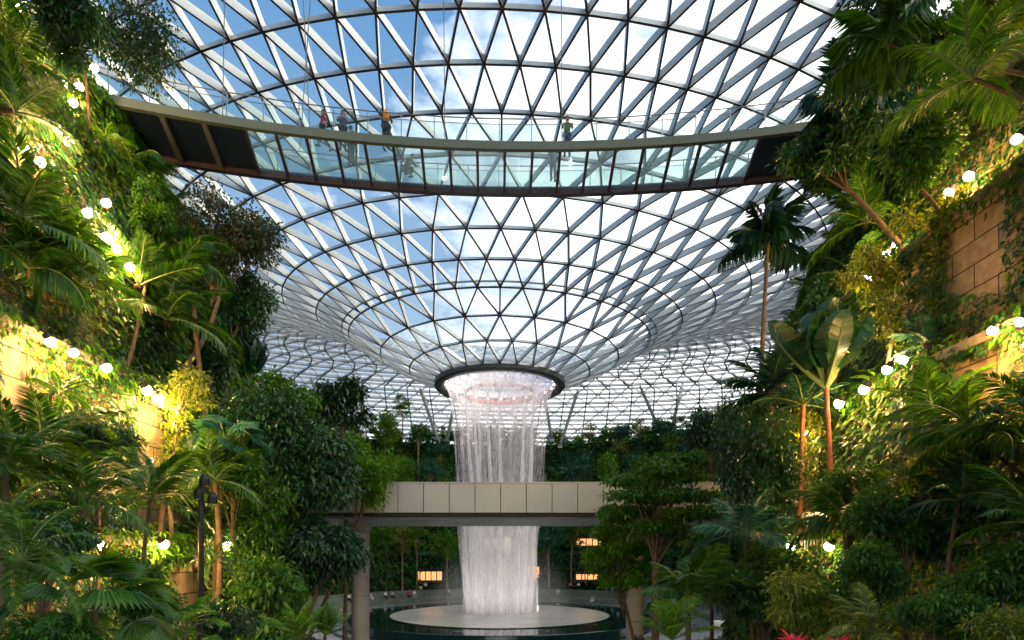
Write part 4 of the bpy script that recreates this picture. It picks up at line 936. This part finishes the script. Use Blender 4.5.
# ---- far trees on the terraces
FT = []
for q, (mat, style, L_) in enumerate((('fresh', 'round', .16), ('fresh', 'layer', .15), ('mid', 'round', .15), ('blue', 'round', .16), ('olive', 'layer', .15))):  # haze put into the colour: far crowns get lighter leaves
    r = np.random.default_rng(700+q); bl = blobs_layer(1, .9, 4, r) if style == 'layer' else blobs_round(1, .9, 9, r, .42)
    FT.append((crown_mb(bl, 1100, L_, r, .5).mesh('far_crown', LM[mat]), branches_mb((0, 0, -3.2), (0, 0, -.5), bl, .065, r, .1).mesh('far_trunk', M_BARKP)))
def ft(x, y, Y, R, q, label, group=None, zf=None, stretch=1):
    c = at(x, y, Y); t = thing('garden_tree', label, 'tree', c, (x*7) % 6, group, (R, R, R*stretch)); link('crown', FT[q][0], t); link('trunk', FT[q][1], t); return t
FAR = [(385, 428, 88, 3.0, 0, 'light green two-tiered tree above the far wall, left of the falls', 1.2), (418, 434, 90, 2.6, 2, 'darker tree right of the light green one, left of the falls', 1),
 (402, 405, 92, 1.9, 1, 'small feathery tree standing tallest left of the falls', 1), (500, 445, 95, 7.4, 2, 'great rounded tree added as the dark arch reflected in the falling water', .62),  # great tree put in for a dark reflection in the water
 (606, 440, 93, 2.6, 0, 'rounded tree on the far garden edge, first right of the falls', 1.1), (622, 436, 94, 2.3, 2, 'dark tree between the first trees right of the falls', 1.1),
 (645, 438, 93, 2.4, 0, 'tree at the foot of the V struts, left side', 1.1), (684, 442, 92, 2.0, 2, 'narrow dark tree right of the V struts', 1.4), (700, 428, 92, 2.6, 1, 'pale feathery tree standing tallest right of the V struts', 1.3),
 (716, 425, 93, 2.4, 4, 'yellowish feathery tree right of the pale feathery one', 1.3), (728, 440, 90, 2.4, 0, 'rounded tree at the right end of the far garden edge', 1),
 (580, 446, 95, 2.3, 0, 'low rounded tree close beside the right edge of the falls', 1), (440, 448, 92, 2.2, 3, 'blue-green tree close beside the left edge of the falls', 1),
 (403, 470, 80, 2.6, 0, 'mid green tree above the panelled bridge, left', 1), (430, 468, 82, 2.4, 3, 'blue-green tree above the panelled bridge beside the falls', 1), (578, 468, 82, 3.0, 3, 'blue-green tree above the bridge just right of the falls', 1),
 (610, 470, 80, 3.0, 0, 'mid green tree above the bridge, behind the layered tree', 1), (675, 466, 80, 3.2, 2, 'dark green tree above the bridge behind the layered tree', .8), (640, 462, 84, 3.0, 3, 'blue-green tree over the far terrace right of the falls', .7),
 (386, 540, 79, 2.3, 1, 'bright layered tree beside the left column', 1), (402, 535, 80, 2.4, 4, 'yellow-green layered tree second from the left column', 1.2), (416, 528, 81, 2.6, 1, 'bright layered tree with flat tiers left of the falls', 1.2),
 (447, 545, 78, 2.7, 0, 'slim-trunked tree just left of the falls, under the bridge', .9), (446, 556, 84, 2.2, 3, 'blue-green tree behind the slim-trunked one, left of the falls', 1.2), (404, 572, 82, 1.6, 1, 'small bright tree left of the orange shop front', .8),
 (548, 538, 78, 3.1, 3, 'slim-trunked tree with thin tiers just right of the falls', 1), (572, 530, 82, 2.8, 0, 'mid green tree under the bridge right of the falls', 1.1), (596, 525, 84, 2.6, 2, 'dark tree under the bridge left of the right column', 1),
 (586, 562, 80, 1.4, 1, 'small bright tree between the two orange shop fronts', .7), (605, 570, 80, 2.0, 0, 'slim tree left of the right column', 1.2),
 (525, 545, 84, 2.6, 2, 'dark tree seen through the right of the falls under the bridge', 1.2), (378, 575, 80, 1.7, 4, 'yellowish small tree against the left column', 1)]
for x, y, Y, R, q, lb, stz in FAR: ft(x, y, Y, R, q, lb, None, None, stz)
rb = np.random.default_rng(9)
for (r_, z) in [(26.3, -.6), (29.5, 4), (32.2, 8.5), (34.8, 13), (37.5, 17.3), (41, 17.3)]:
    for a in np.arange(.05, PI, .105):
        a += rb.normal()*.03; p = bowl_pt(r_, a, z+1.3+rb.random()); x, y = proj(p)
        if 235 < x < 770 and not (z < 3 and (405 < x < 450 or 462 < x < 548 or 566 < x < 614)): 
            q = int(rb.integers(5)); R = 1.5+1.2*rb.random()
            t = thing('garden_tree', f'small {["mid green", "fresh layered", "dark", "blue-green", "olive layered"][q]} tree on the planted terraces behind the falls', 'tree', p, rb.random()*6, f'{["mid green", "fresh layered", "dark", "blue-green", "olive layered"][q]} trees on the far terraces', R)
            link('crown', FT[q][0], t); link('trunk', FT[q][1], t)

# ---- floodlights under the copings
M_LENS = emit_mat('floodlight_lens', (1, .74, .50), 45)
LENS = MB(); a_ = np.linspace(-PI/2, PI/2, 9); LENS.lathe(np.stack([.135*np.cos(a_)+.0005, .13*np.sin(a_)-.05], 1), seg=16); LENS = LENS.mesh('lens', M_LENS, True)
HEAD = MB(); HEAD.lathe([(.09, .015), (.10, .03), (.10, .16), (.06, .2), (.001, .2)], seg=14); HEAD = HEAD.mesh('lamp_head', M_BLACK)
BRK = MB(); BRK.tube([(0, 0, .16), (0, 0, .3)], .02, 6); BRK.box((0, 0, .31), (.14, .14, .02)); BRK = BRK.mesh('bracket', M_BLACK)

for i, (x, y, pw_, lb) in enumerate(LAMPS):
    p = march(x, y, .4, True)
    if p[1] > 30: p = at(x, y, 17.05*F/(HY-y))
    t = thing('floodlight', lb, 'lamp', p, 0, 'warm floodlights under the wall copings')
    hd_ = link('lamp_head', HEAD, t, None, None, 1.0); link('lens', LENS, hd_); link('bracket', BRK, hd_)
    s = -np.sign(p[0]); t.rotation_euler = (.5, -s*.35, 0); t.scale = (min(1, p[1]/17),)*3
    Lp = bpy.data.lights.new('floodlight_beam', 'POINT'); Lp.energy = pw_*1.7; Lp.color = (1, .54, .14); Lp.shadow_soft_size = .12
    o = link('beam', Lp, t, (0, 0, -.22))
# black lamp post on the left
p = at(201, 500, 12); t = thing('lamp_post', 'black garden lamp post with three small heads, left of the dark trees', 'lamp post', (p[0], 12, -7.5))
hz_ = p[2]+7.5; mb = MB(); mb.tube([(0, 0, 0), (0, 0, hz_+.3)], .055, 10); mb.obj('pole', M_BLACK, t)
for dx, dz in ((0, .15), (.28, .05), (.12, .42)):
    mb = MB(); mb.tube([(0, 0, hz_+dz-.1), (dx, -.05, hz_+dz-.1)], .02, 6); mb.lathe([(.001, hz_+dz-.14), (.09, hz_+dz-.14), (.10, hz_+dz), (.06, hz_+dz+.1), (.001, hz_+dz+.1)], (dx, -.08, 0), 12); mb.obj('lamp_head', M_BLACK, t)
# ------------------------------------------------------------------ people
M_SKIN = simple('skin', (.42, .24, .16), .55); M_HAIR = simple('black_hair', (.012, .010, .009), .5)
def cloth(name, c): return simple(name, c, .85, 0, .08, 8, .2)
_cl = {}
def CM(c):
    if c not in _cl: _cl[c] = cloth('cloth', c)
    return _cl[c]
# joints of a standing figure, facing -y (towards the camera)
def pose(kind):
    J = {'pel': (0, 0, .94), 'spi': (0, .01, 1.15), 'che': (0, 0, 1.34), 'nek': (0, .01, 1.47), 'hed': (0, -.01, 1.60),
         'shL': (.17, 0, 1.41), 'shR': (-.17, 0, 1.41), 'elL': (.23, .03, 1.14), 'elR': (-.23, .03, 1.14), 'wrL': (.22, -.08, .92), 'wrR': (-.22, -.08, .92),
         'hiL': (.09, 0, .90), 'hiR': (-.09, 0, .90), 'knL': (.10, -.02, .50), 'knR': (-.10, -.02, .50), 'anL': (.10, .02, .08), 'anR': (-.10, .02, .08), 'toL': (.12, -.15, .03), 'toR': (-.12, -.15, .03)}
    if kind == 'walk':
        J.update(knL=(.10, -.20, .53), anL=(.10, -.16, .12), toL=(.11, -.32, .08), knR=(-.09, .06, .50), anR=(-.09, .36, .20), toR=(-.10, .26, .06), elL=(.22, .12, 1.16), wrL=(.22, .12, .92), elR=(-.22, -.08, 1.16), wrR=(-.20, -.26, 1.02))
    if kind == 'phone':
        J.update(elL=(.24, -.10, 1.18), wrL=(.10, -.30, 1.30), elR=(-.24, -.10, 1.18), wrR=(-.08, -.30, 1.32), hed=(0, -.04, 1.59))
    if kind == 'rail':
        J.update(elL=(.24, -.14, 1.18), wrL=(.20, -.36, 1.16), elR=(-.24, -.14, 1.18), wrR=(-.20, -.36, 1.16), che=(0, -.08, 1.33), nek=(0, -.12, 1.45), hed=(0, -.17, 1.56), shL=(.17, -.09, 1.39), shR=(-.17, -.09, 1.39))
    if kind == 'crouch':
        J.update(pel=(0, .18, .36), spi=(0, .08, .55), che=(0, -.06, .68), nek=(0, -.15, .76), hed=(0, -.23, .83), shL=(.17, -.09, .72), shR=(-.17, -.09, .72), elL=(.22, -.26, .52), elR=(-.22, -.26, .52), wrL=(.12, -.42, .45), wrR=(-.12, -.42, .45),
                 hiL=(.09, .16, .34), hiR=(-.09, .16, .34), knL=(.13, -.18, .46), knR=(-.13, -.14, .44), anL=(.12, .02, .08), anR=(-.12, .06, .08), toL=(.14, -.14, .03), toR=(-.14, -.10, .03))
    if kind == 'sit':
        J.update(pel=(0, .10, .50), spi=(0, .10, .70), che=(0, .06, .90), nek=(0, .05, 1.03), hed=(0, .02, 1.16), shL=(.17, .06, .97), shR=(-.17, .06, .97), elL=(.22, .02, .72), elR=(-.22, .02, .72), wrL=(.10, -.18, .62), wrR=(-.10, -.18, .62),
                 hiL=(.09, .08, .49), hiR=(-.09, .08, .49), knL=(.11, -.34, .50), knR=(-.11, -.34, .50), anL=(.11, -.30, .08), anR=(-.11, -.30, .08), toL=(.12, -.46, .03), toR=(-.12, -.46, .03))
    return {k: np.array(v) for k, v in J.items()}
def skin_mesh(name, pts, edges, rad, mat, sub=1):
    me = bpy.data.meshes.new(name+'_cage'); me.from_pydata([tuple(p) for p in pts], edges, []); o = bpy.data.objects.new('t', me); COL.objects.link(o)
    m = o.modifiers.new('s', 'SKIN'); m.use_smooth_shade = True
    for v, r_ in zip(me.skin_vertices[0].data, rad): v.radius = (r_, r_) if np.isscalar(r_) else r_
    me.skin_vertices[0].data[0].use_root = True
    s = o.modifiers.new('d', 'SUBSURF'); s.levels = sub; s.render_levels = sub
    dg = bpy.context.evaluated_depsgraph_get(); ne = bpy.data.meshes.new_from_object(o.evaluated_get(dg)); ne.name = name
    bpy.data.objects.remove(o); ne.materials.clear(); ne.materials.append(mat); return ne
_pp = {}
def parts(kind):
    if kind in _pp: return _pp[kind]
    J = pose(kind); P, E, R = [], [], []
    def chain(names, rads, start=None):
        last = start
        for n_, r_ in zip(names, rads):
            P.append(J[n_] if isinstance(n_, str) else n_); R.append(r_); i = len(P)-1
            if last is not None: E.append((last, i))
            last = i
        return last
    chain(['pel', 'spi', 'che', 'nek'], [.12, .11, .13, .055]); c = 2
    hd = J['hed']; fw = nrm(hd-J['nek']+np.array([0, -.02, 0]))
    chain([hd+np.array([0, .0, -.03]), hd+np.array([0, .01, .06]), hd+np.array([0, .01, .12])], [(.075, .085), (.08, .095), (.05, .06)], 3)
    tips = []
    for s in 'LR':
        w_ = chain(['sh'+s, 'el'+s, 'wr'+s], [.055, .042, .028], c); d = nrm(J['wr'+s]-J['el'+s])
        palm_ = J['wr'+s]+d*.07; pi_ = chain([palm_], [(.038, .018)], w_); sd = nrm(np.cross(d, [0, .3, 1.0]))
        for q, ln in zip((-.03, -.01, .01, .03), (.065, .078, .074, .056)):
            chain([palm_+sd*q+d*.03, palm_+sd*q*1.2+d*(.03+ln*.55), palm_+sd*q*1.2+d*(.02+ln)+np.array([0, -.01, -.012])], [.010, .009, .007], pi_)
        chain([J['wr'+s]+d*.03+sd*.035, J['wr'+s]+d*.065+sd*.058], [.011, .009], w_)
        chain(['hi'+s, 'kn'+s, 'an'+s, 'to'+s], [.085, .055, .038, .03], 0)
    body = skin_mesh('body', P, E, R, M_SKIN)
    def cl(name, seqs, root):
        P2, E2, R2 = [J[root[0]]], [], [root[1]]
        for seq in seqs:
            last = 0
            for n_, r_ in seq:
                v = J[n_] if isinstance(n_, str) else n_
                P2.append(v); R2.append(r_); E2.append((last, len(P2)-1)); last = len(P2)-1
        return skin_mesh(name, P2, E2, R2, M_SKIN)
    mid = lambda a, b, t: J[a]*(1-t)+J[b]*t
    shirt = cl('shirt', [[('spi', .15), ('pel', .155)], [(mid('che', 'nek', .6), .075)], [('shL', .072), (mid('elL', 'shL', .0), .056), (mid('elL', 'wrL', .3), .045)], [('shR', .072), ('elR', .056), (mid('elR', 'wrR', .3), .045)]], ('che', .148))
    trous = cl('trousers', [[('hi'+s, .11), ('kn'+s, .08), (mid('kn'+s, 'an'+s, .9), .056)] for s in 'LR'], ('pel', .15))
    shoes = MB()
    for s in 'LR':
        a, b = J['an'+s]+np.array([0, .04, -.03]), J['to'+s]; shoes.tube([a+(a-b)*.2, a, (a+b)/2, b, b+(b-a)*.12], [.02, .045, .045, .04, .015], 8)
    hair = MB(); aa = np.linspace(-.1, PI/2, 8); hair.lathe(np.stack([.098*np.cos(aa)*1.0, .115*np.sin(aa)], 1), tuple(hd+np.array([0, .025, .045])), 14); hair.lathe([(.085, -.06), (.095, .02)], tuple(hd+np.array([0, .05, .03])), 12, a0=-.3, a1=PI+.3, closed=False)
    face = MB(); f0 = hd+np.array([0, -.085, .03])
    face.tube([f0+[0, 0, .03], f0+[0, -.018, .0], f0+[0, 0, -.012]], [.008, .012, .008], 6)
    for q in (-1, 1): face.lathe([(.001, -.02), (.012, 0), (.001, .02)], tuple(hd+np.array([q*.082, .01, .02])), 6)
    eyes = MB()
    for q in (-1, 1): eyes.lathe([(.001, -.008), (.011, 0), (.001, .008)], tuple(f0+np.array([q*.03, .008, .025])), 6)
    eyes.box(tuple(f0+np.array([0, .008, -.045])), (.04, .008, .007))
    _pp[kind] = (body, shirt, trous, shoes.mesh('shoes', M_BLACK, True), hair.mesh('hair', M_HAIR, True), face.mesh('nose_and_ears', M_SKIN, True), eyes.mesh('eyes_and_mouth', M_BLACK))
    return _pp[kind]
def person(p, kind, rz, top, bottom, label, group=None, scale=1.0, hairc=None):
    t = thing('person', label, 'person', p, rz, group, scale)
    for nm, me, c in zip(('body', 'shirt', 'trousers', 'shoes', 'hair', 'nose_and_ears', 'eyes_and_mouth'), parts(kind), (None, top, bottom, None, hairc, None, None)):
        o = link(nm, me, t)
        if c is not None: o.material_slots[0].link = 'OBJECT'; o.material_slots[0].material = CM(c)
    return t
zd = ZB+.08
def cb(x, R): # a spot on the high footbridge, R metres from the bridge's centre of curvature
    a = 0.0
    for _ in range(12):
        q = arc(R, np.array(a), zd); a += (x-(HX+F*q[0]/q[1]))/F*q[1]/R
    return q
DK, NV_, MR, OL, GR = (.015, .018, .03), (.03, .07, .16), (.28, .03, .05), (.10, .13, .05), (.05, .22, .06)
t = person(cb(323, 56.1), 'walk', -1.3, MR, DK, 'person in a maroon top walking along the high footbridge, first from the left')
t = person(cb(343, 56.0), 'phone', .3, NV_, DK, 'person in dark blue standing at the near railing of the footbridge, second from the left')
t = person(cb(351, 56.9), 'stand', 2.6, (.04, .12, .13), (.03, .06, .08), 'person in teal seen through the glass floor behind the pair at the left')
t = person(cb(386, 55.65), 'phone', 2.8, (.02, .03, .06), DK, 'person in dark clothes at the railing, alone left of the middle')
b = thing('backpack', 'small orange backpack on the shoulders of the lone dark-clothed person', 'backpack', cb(386, 55.42)+np.array([0, 0, 1.12]))
mb = MB(); mb.lathe([(.001, -.02), (.12, 0), (.14, .1), (.13, .3), (.08, .38), (.001, .39)], seg=14); mb.obj('bag', CM((.75, .30, .05)), b, smooth=True)
mb = MB(); mb.lathe([(.10, .06), (.155, .08), (.155, .18), (.10, .2)], seg=14, a0=-2.4, a1=-.7, closed=False); mb.obj('pocket', CM((.45, .16, .03)), b)
t = person(cb(409, 57.4), 'crouch', 1.2, (.05, .14, .10), DK, 'person in green crouching on the glass floor left of the middle')
t = person(cb(567, 55.8), 'rail', 0, OL, NV_, 'person in olive and blue leaning on the railing right of the middle', hairc=(.10, .03, .01))
t = person(cb(553, 57.5), 'stand', .4, (.03, .14, .22), (.02, .06, .12), 'person in blue standing by the far edge of the glass floor')
# seated people by the pool
W, BK, PK, RD, SK = (.8, .8, .8), (.02, .02, .025), (.7, .35, .35), (.6, .06, .06), (.3, .45, .6)
for i, (x, r_, z, c1, c2, lb) in enumerate(((371, 21.9, -6.4, PK, W, 'person in pink sitting just right of the left column'), (349, 21.9, -6.4, W, BK, 'person in white sitting just left of the left column'),
        (385.5, 22.0, -6.4, W, BK, 'person in white sitting alone on the curved step, left'), (392.5, 22.0, -6.4, SK, BK, 'person in grey-blue sitting beside the one in white, left'),
        (409, 21.6, -6.4, RD, BK, 'person in red sitting on the curved step left of the falls'), (414.5, 21.6, -6.4, W, SK, 'person in white sitting beside the person in red'),
        (420.5, 24.0, -5.5, BK, W, 'person in dark top on the upper step behind the red-dressed one'), (425.5, 24.0, -5.5, W, BK, 'person in pale top on the upper step, next to the dark top'),
        (448.5, 22.8, -6.4, W, BK, 'person in white near the left edge of the falls'), (558, 22.8, -6.4, W, SK, 'person in white sitting right of the slim trunk, right of the falls'),
        (570.5, 24, -5.5, PK, BK, 'person in pale pink in the group of three right of the falls'), (574.5, 24, -5.5, BK, BK, 'person all in black in the group of three right of the falls'),
        (578.5, 24, -5.5, W, BK, 'person in white in the group of three right of the falls'), (592.5, 20.2, -6.95, PK, W, 'person in pink sitting low by the water right of the falls'),
        (613, 23.7, -5.5, BK, SK, 'person in black sitting near the right column'), (618, 23.7, -5.5, W, BK, 'person in white and black sitting closest to the right column'))):
    a = PI/2; 
    for _ in range(20):
        p = bowl_pt(r_, np.array(a), np.array(z)); a -= (x-float(proj(p)[0]))/F*float(p[1])/r_
    p = bowl_pt(r_, np.array(a), np.array(z)); person(p+np.array([0, 0, -.0]), 'sit', a-PI/2, c1, c2, lb, 'people sitting around the pool', .95)
for x, c1, lb in ((634.5, BK, 'dark-haired person standing at the bottom edge by the right column, left of the pair'), (641, NV_, 'person standing at the bottom edge by the right column, right of the pair')):
    p = at(x, 636, 18.5); person((p[0], 18.5, p[2]-1.72), 'stand', 3.1, c1, BK, lb)
mb = MB(); p = at(638, 636, 18.5); mb.box((p[0]+.3, 18.6, p[2]-1.72-.1), (3.2, 2.4, .2)); 
o = mb.obj('floor_landing', M_FLOOR); tag(o, 'pale landing by the right column', 'floor', kind='structure')
